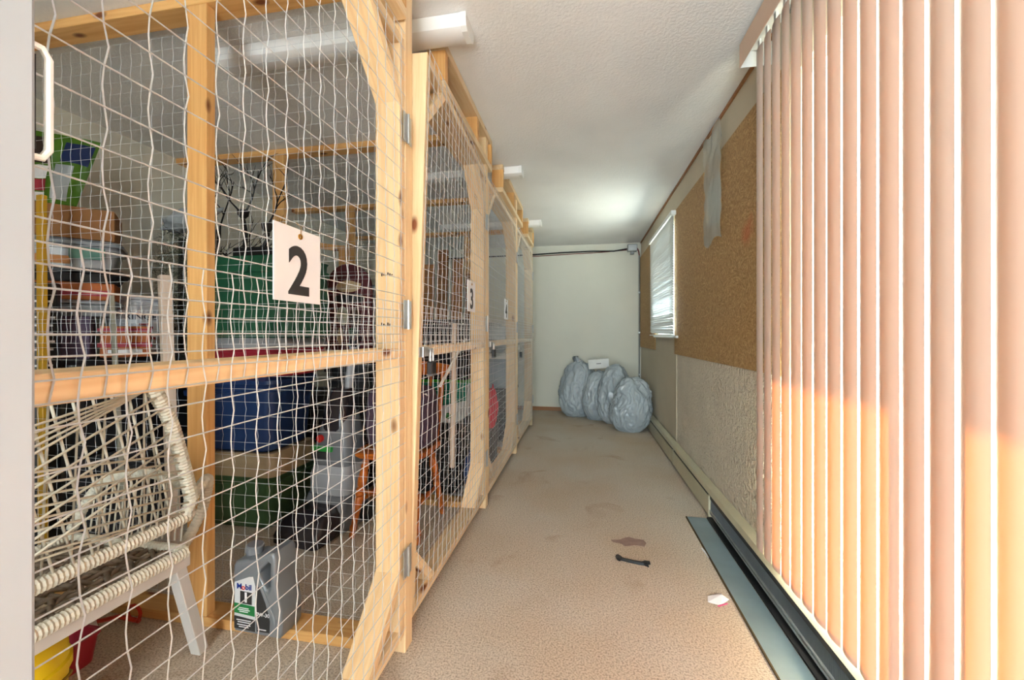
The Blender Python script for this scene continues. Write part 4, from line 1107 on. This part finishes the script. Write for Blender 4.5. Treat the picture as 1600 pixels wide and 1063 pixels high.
MB().prism([(-.06 + .022 * math.cos(2 * PI * k / 16), .515 + .022 * math.sin(2 * PI * k / 16)) for k in range(16)], .015, .03).build('round_badge', pm('badge_red', srgb(206, 40, 36), .4), cc, Matrix.Identity(4), local=True)
MB().box(-.11, .03, .010, .03, .445, .475).build('green_band', pm('badge_green', srgb(40, 150, 60), .4), cc, Matrix.Identity(4), local=True)
MB().box(-.11, .0, .010, .03, .40, .44).build('dark_label', INK, cc, Matrix.Identity(4), local=True)

# ------------------------------------------------------------------ wooden chair with turned legs
wc = thing('wooden_chair', 'honey oak chair with turned legs behind gate 3', 'chair', (-1.10, 2.20, 0))
def turned(p0, p1, prof, name, n=12):
    a = Vector(p0); b_ = Vector(p1); ln = (b_ - a).length; q = Vector((0, 0, 1)).rotation_difference((b_ - a).normalized())
    m = MB().lathe([(r, f * ln) for f, r in prof], n)
    smooth_angle(m.build(name, OAKC, wc, Matrix.Translation(a) @ q.to_matrix().to_4x4()), 50)
LEGP = [(0, .012), (.02, .016), (.06, .017), (.08, .013), (.10, .020), (.14, .021), (.17, .016), (.30, .018), (.48, .0235), (.50, .018), (.515, .025), (.54, .025), (.555, .018), (.575, .025), (.60, .025), (.615, .018), (.64, .024), (.72, .027), (.80, .022), (.83, .017), (.85, .024), (.88, .024), (.90, .018), (1, .017)]
STP = [(0, .008), (.15, .010), (.35, .012), (.45, .018), (.5, .014), (.55, .018), (.65, .012), (.85, .010), (1, .008)]
cx, cy = -1.065, 2.20
feet = {}
for sx in (-1, 1):
    for sy in (-1, 1):
        top = (cx + sx * .135, cy + sy * .13, .445); bot = (cx + sx * .195, cy + sy * .19, .001)
        turned(bot, top, LEGP, 'leg'); feet[(sx, sy)] = (Vector(bot), Vector(top))
def on(k, f): return feet[k][0].lerp(feet[k][1], f)
for sx in (-1, 1): turned(on((sx, -1), .42), on((sx, 1), .42), STP, 'stretcher')
turned(on((-1, -1), .42).lerp(on((-1, 1), .42), .5), on((1, -1), .42).lerp(on((1, 1), .42), .5), STP, 'stretcher')
turned(on((-1, -1), .56), on((1, -1), .56), STP, 'stretcher')
st_ = [(cx + q[0], cy + q[1], z_) for z_, s_, in ((.44, .0),) for q in rr(.40, .40, 0, .09)]
smooth_angle(MB().rings([[(cx + q[0] * s_, cy + q[1] * s_, z_) for q in rr(.42, .41, 0, .10, 6)] for z_, s_ in ((.440, .93), (.452, 1.0), (.466, 1.0), (.476, .96), (.474, .80))]).build('seat', OAKC, wc), 35)
BP = [(0, .016), (.08, .018), (.2, .016), (.5, .019), (.8, .015), (1, .012)]
turned((cx - .16, cy + .165, .47), (cx - .19, cy + .235, .94), BP, 'back_post')
turned((cx + .16, cy + .165, .47), (cx + .19, cy + .235, .94), BP, 'back_post')
for k in range(4):
    u = -.105 + .07 * k
    turned((cx + u * .9, cy + .17, .47), (cx + u, cy + .232, .885), [(0, .007), (.4, .011), (.6, .011), (1, .007)], 'spindle', 8)
mbc = MB(); n = 10; rs = []
for i in range(n + 1):
    f = i / n; x = cx - .225 + .45 * f; y_ = cy + .235 + .03 * math.sin(PI * f); hh = .035 + .02 * math.sin(PI * f)
    rs.append([(x, y_ - .011, .90 - hh * .6), (x, y_ + .011, .90 - hh * .6), (x, y_ + .014, .90 + hh), (x, y_ - .008, .90 + hh)])
smooth_angle(mbc.rings(rs).build('crest_rail', OAKC, wc), 40)
# plum bag on the chair
pg = thing('plum_bag', 'plum zipped fabric bag standing on wooden chair seat', 'bag', (cx, cy, .478))
smooth_angle(MB().rings([[(cx + .015 + q[0], cy + .01 + q[1], z_) for q in rr(w, d, 0, .05, 5)] for z_, w, d in ((.480, .34, .17), (.495, .38, .20), (.60, .40, .22), (.74, .39, .20), (.80, .37, .17), (.822, .33, .13))]).build('pouch', PURP, pg), 45)
MB().tube([(cx + .185, cy - .06, .70), (cx + .12, cy - .095, .735), (cx, cy - .098, .74), (cx - .12, cy - .095, .735)], .004, 6).build('zip', ZINC, pg)
MB().tube([(cx + .10, cy - .085, .80), (cx + .19, cy - .06, .79), (cx + .205, cy, .70), (cx + .19, cy + .02, .55)], .006, 6).build('cord', pm('white_cord', srgb(200, 196, 196), .7), pg)
# pale blue ball-like bottle under chair
wb = thing('water_bottle', 'pale blue plastic bottle on floor under wooden chair', 'bottle', (-1.22, 2.36, 0))
smooth_angle(MB().lathe([(.045, .001), (.055, .01), (.058, .07), (.05, .11), (.02, .135), (.018, .15), (.018, .155), (0, .155)], 18, (-1.22, 2.40, 0)).build('shell', pm('pale_blue_plastic', srgb(150, 170, 186), .3), wb))

# ------------------------------------------------------------------ things seen through gate 3 and gate 4
tote('black tote on the floor behind gate 3, beside wooden chair', (-1.08, 2.87, .001), .50, .46, .50, BLACKP, BLACKP, .05)
wt = tote('white tote with green emblem behind gate 3', (-1.08, 2.87, .503), .50, .46, .31, pm('white_tote', srgb(206, 212, 216), .4), TG('lime_lid', srgb(52, 158, 44)), .05)
bm_ = MB().prism([(.16 + .022 * math.cos(2 * PI * k / 12), .06 + .022 * math.sin(2 * PI * k / 12)) for k in range(12)], -.2310, -.2290)
bm_.build('emblem', pm('emblem_green', srgb(30, 120, 60), .5), wt, Matrix.Identity(4), local=True)
# teal cloth draped over the white tote
tcm = MB(); nu = 14; nv = 10
for j in range(nv + 1):
    for i in range(nu + 1):
        u = i / nu; v = j / nv
        tcm.v.append((-1.12 + .34 * u, 2.625 - .012 * abs(math.sin(u * 14)) - .006 * noise.noise((u * 4, v * 4, 2)), .60 + .20 * v + .08 * u * (1 - v)))
for j in range(nv):
    for i in range(nu): a = j * (nu + 1) + i; tcm.f.append((a, a + 1, a + nu + 2, a + nu + 1))
tcl = tcm.build('teal_cloth', pm('teal_fabric', srgb(24, 112, 92), .9, 0, .2, 14), None, smooth=True)
tag(tcl, 'teal green cloth hanging over the front of white tote', 'cloth')
mdf = tcl.modifiers.new('thickness', 'SOLIDIFY'); mdf.thickness = .004
# stacked dark wire crates on top
for k in range(2):
    wcr = thing('wire_crate', ['black wire crate standing on lime lid behind gate 3', 'upper black wire crate behind gate 3'][k], 'crate', (-1.02, 2.87, .82 + .21 * k), group='black wire crates')
    z_ = .815 + .215 * k
    m_ = MB()
    for (x_, y_) in [(-1.25 + .035 * i, 2.66) for i in range(14)] + [(-1.25 + .035 * i, 3.08) for i in range(14)] + [(-.795, 2.66 + .035 * i) for i in range(13)]:
        m_.tube([(x_, y_, z_), (x_, y_, z_ + .20)], .005, 5)
    m_.build('bars', IRON, wcr)
    for zz in (z_ + .006, z_ + .2):
        MB().tube([(-1.25, 2.66, zz), (-.795, 2.66, zz), (-.795, 3.08, zz), (-1.25, 3.08, zz)], .007, 5, closed=True).build('rim', IRON, wcr)
    cbox('contents', (-1.03, 2.88, z_ + .09), (.40, .36, .16), pm('dark_goods', srgb(44, 42, 48), .8, 0, .4, 14), wcr, .01)
stk = lumber('pale_stick', (-.80, 2.37, .30), (-.80, 2.42, 1.20), (1, 0, 0), .012, .030, PALEW, None)
tag(stk, 'pale wooden slat leaning against gate 3 from inside', 'stick')
stk2 = MB().tube([(-.735, 1.98, .86), (-.735, 2.44, 1.10)], .008, 8).build('white_rod', WHITEP)
tag(stk2, 'thin white rod slanting behind gate 3 below the rail', 'rod')
# blue duffel
bd = thing('blue_duffel', 'blue fabric duffel on floor behind gate 3', 'bag', (-.86, 2.70, 0))
bm = bmesh.new(); bmesh.ops.create_icosphere(bm, subdivisions=4, radius=1)
for v in bm.verts:
    n1 = noise.noise(v.co * 2.0); v.co = Vector((v.co.x * .07, v.co.y * .10, v.co.z * .17 + .17)) * (1 + .10 * n1)
    v.co.z = max(0.0, v.co.z)
me = bpy.data.meshes.new('duffel'); bm.to_mesh(me); bm.free()
for p in me.polygons: p.use_smooth = True
link('duffel', me, pm('denim_blue', srgb(38, 74, 128), .8, 0, .2, 10), bd, Matrix.Translation((-.775, 2.76, .001)) @ Matrix.Scale(.9, 4))
# planks and sheet in cage 4
for k, (x_, y_, h_) in enumerate(((-1.42, 3.40, 1.78), (-1.30, 3.44, 1.92), (-1.17, 3.48, 1.84), (-1.05, 3.50, 1.70))):
    o = lumber('standing_plank', (x_, y_, .002), (x_ + .02, y_ + .10, h_), (1, 0, 0), .025, .10, pm('brown_plank_%d' % (k % 2), srgb(150 - 24 * (k % 2), 104 - 18 * (k % 2), 64 - 12 * (k % 2)), .7, 0, .15, 4, stretch=(1, 9, 9)), None)
    tag(o, ['brown plank standing upright, leftmost behind gate 3', 'tallest brown plank standing behind gate 3', 'brown plank third from left behind gate 3', 'shortest brown plank standing behind gate 3'][k], 'plank', 'brown planks in the third cage')
bs = cbox('foam_sheet', (-1.75, 3.30, .80), (.34, .03, 1.55), pm('pale_blue_panel', srgb(120, 150, 168), .5), None, .004)
tag(bs, 'pale blue foam sheet standing left of the planks', 'foam sheet')
# cage 5
tote('black tote on floor behind the third gate', (-1.02, 4.35, .001), .56, .60, .56, BLACKP, BLACKP, .05)
tote('pale blue tote stacked on black tote behind third gate', (-1.02, 4.35, .563), .54, .58, .36, pm('ice_blue_plastic', srgb(160, 178, 192), .35), WHITEP, .05)
bm = bmesh.new(); bmesh.ops.create_icosphere(bm, subdivisions=4, radius=1)
for v in bm.verts:
    n1 = noise.noise(v.co * 2.0 + Vector((4, 0, 0))); n2 = abs(noise.noise(v.co * 5.0))
    v.co = Vector((v.co.x * .22, v.co.y * .24, v.co.z * .17)) * (1 + .2 * n1 - .2 * (.3 - n2))
me = bpy.data.meshes.new('sack'); bm.to_mesh(me); bm.free()
for p in me.polygons: p.use_smooth = True
gsk = link('grey_sack', me, BAGP, None, Matrix.Translation((-1.0, 4.35, 1.09)))
tag(gsk, 'grey plastic sack on pale blue tote behind third gate', 'bag')
def lump(name, label, cat, loc, sx, sy, sz, mat, seed, amp=.22):
    bm = bmesh.new(); bmesh.ops.create_icosphere(bm, subdivisions=4, radius=1)
    for v in bm.verts:
        q = v.co + Vector((seed, 0, 0)); n1 = noise.noise(q * 1.8); n2 = abs(noise.noise(q * 4.5))
        k = 1 + amp * n1 - .3 * (.3 - n2)
        v.co = Vector((v.co.x * sx * k, v.co.y * sy * k, max(0, (v.co.z + .9) * sz * k)))
    me = bpy.data.meshes.new(name); bm.to_mesh(me); bm.free()
    for p in me.polygons: p.use_smooth = True
    return tag(link(name, me, mat, None, Matrix.Translation(loc)), label, cat)
lump('red_jacket', 'bright red crumpled jacket behind the third gate', 'jacket', (-.80, 3.46, .303), .05, .14, .17, pm('bright_red_fabric', srgb(206, 28, 52), .8, 0, .15, 12), 2.2)
lump('grey_rag', 'pale grey bag on floor just inside third gate', 'bag', (-.79, 3.08, .001), .05, .12, .11, BAGP, 6.1)
tote('low black bin under the red jacket', (-.83, 3.46, .001), .16, .40, .30, BLACKP, None, 0, ribs=False)
tote('dark crate against back of the third cage', (-2.60, 3.40, .001), .6, .5, .6, DKG, BLACKP, .05)
tote('dark crate against back of the fourth cage', (-1.9, 4.4, .001), .6, .5, .7, DKG, BLACKP, .05)
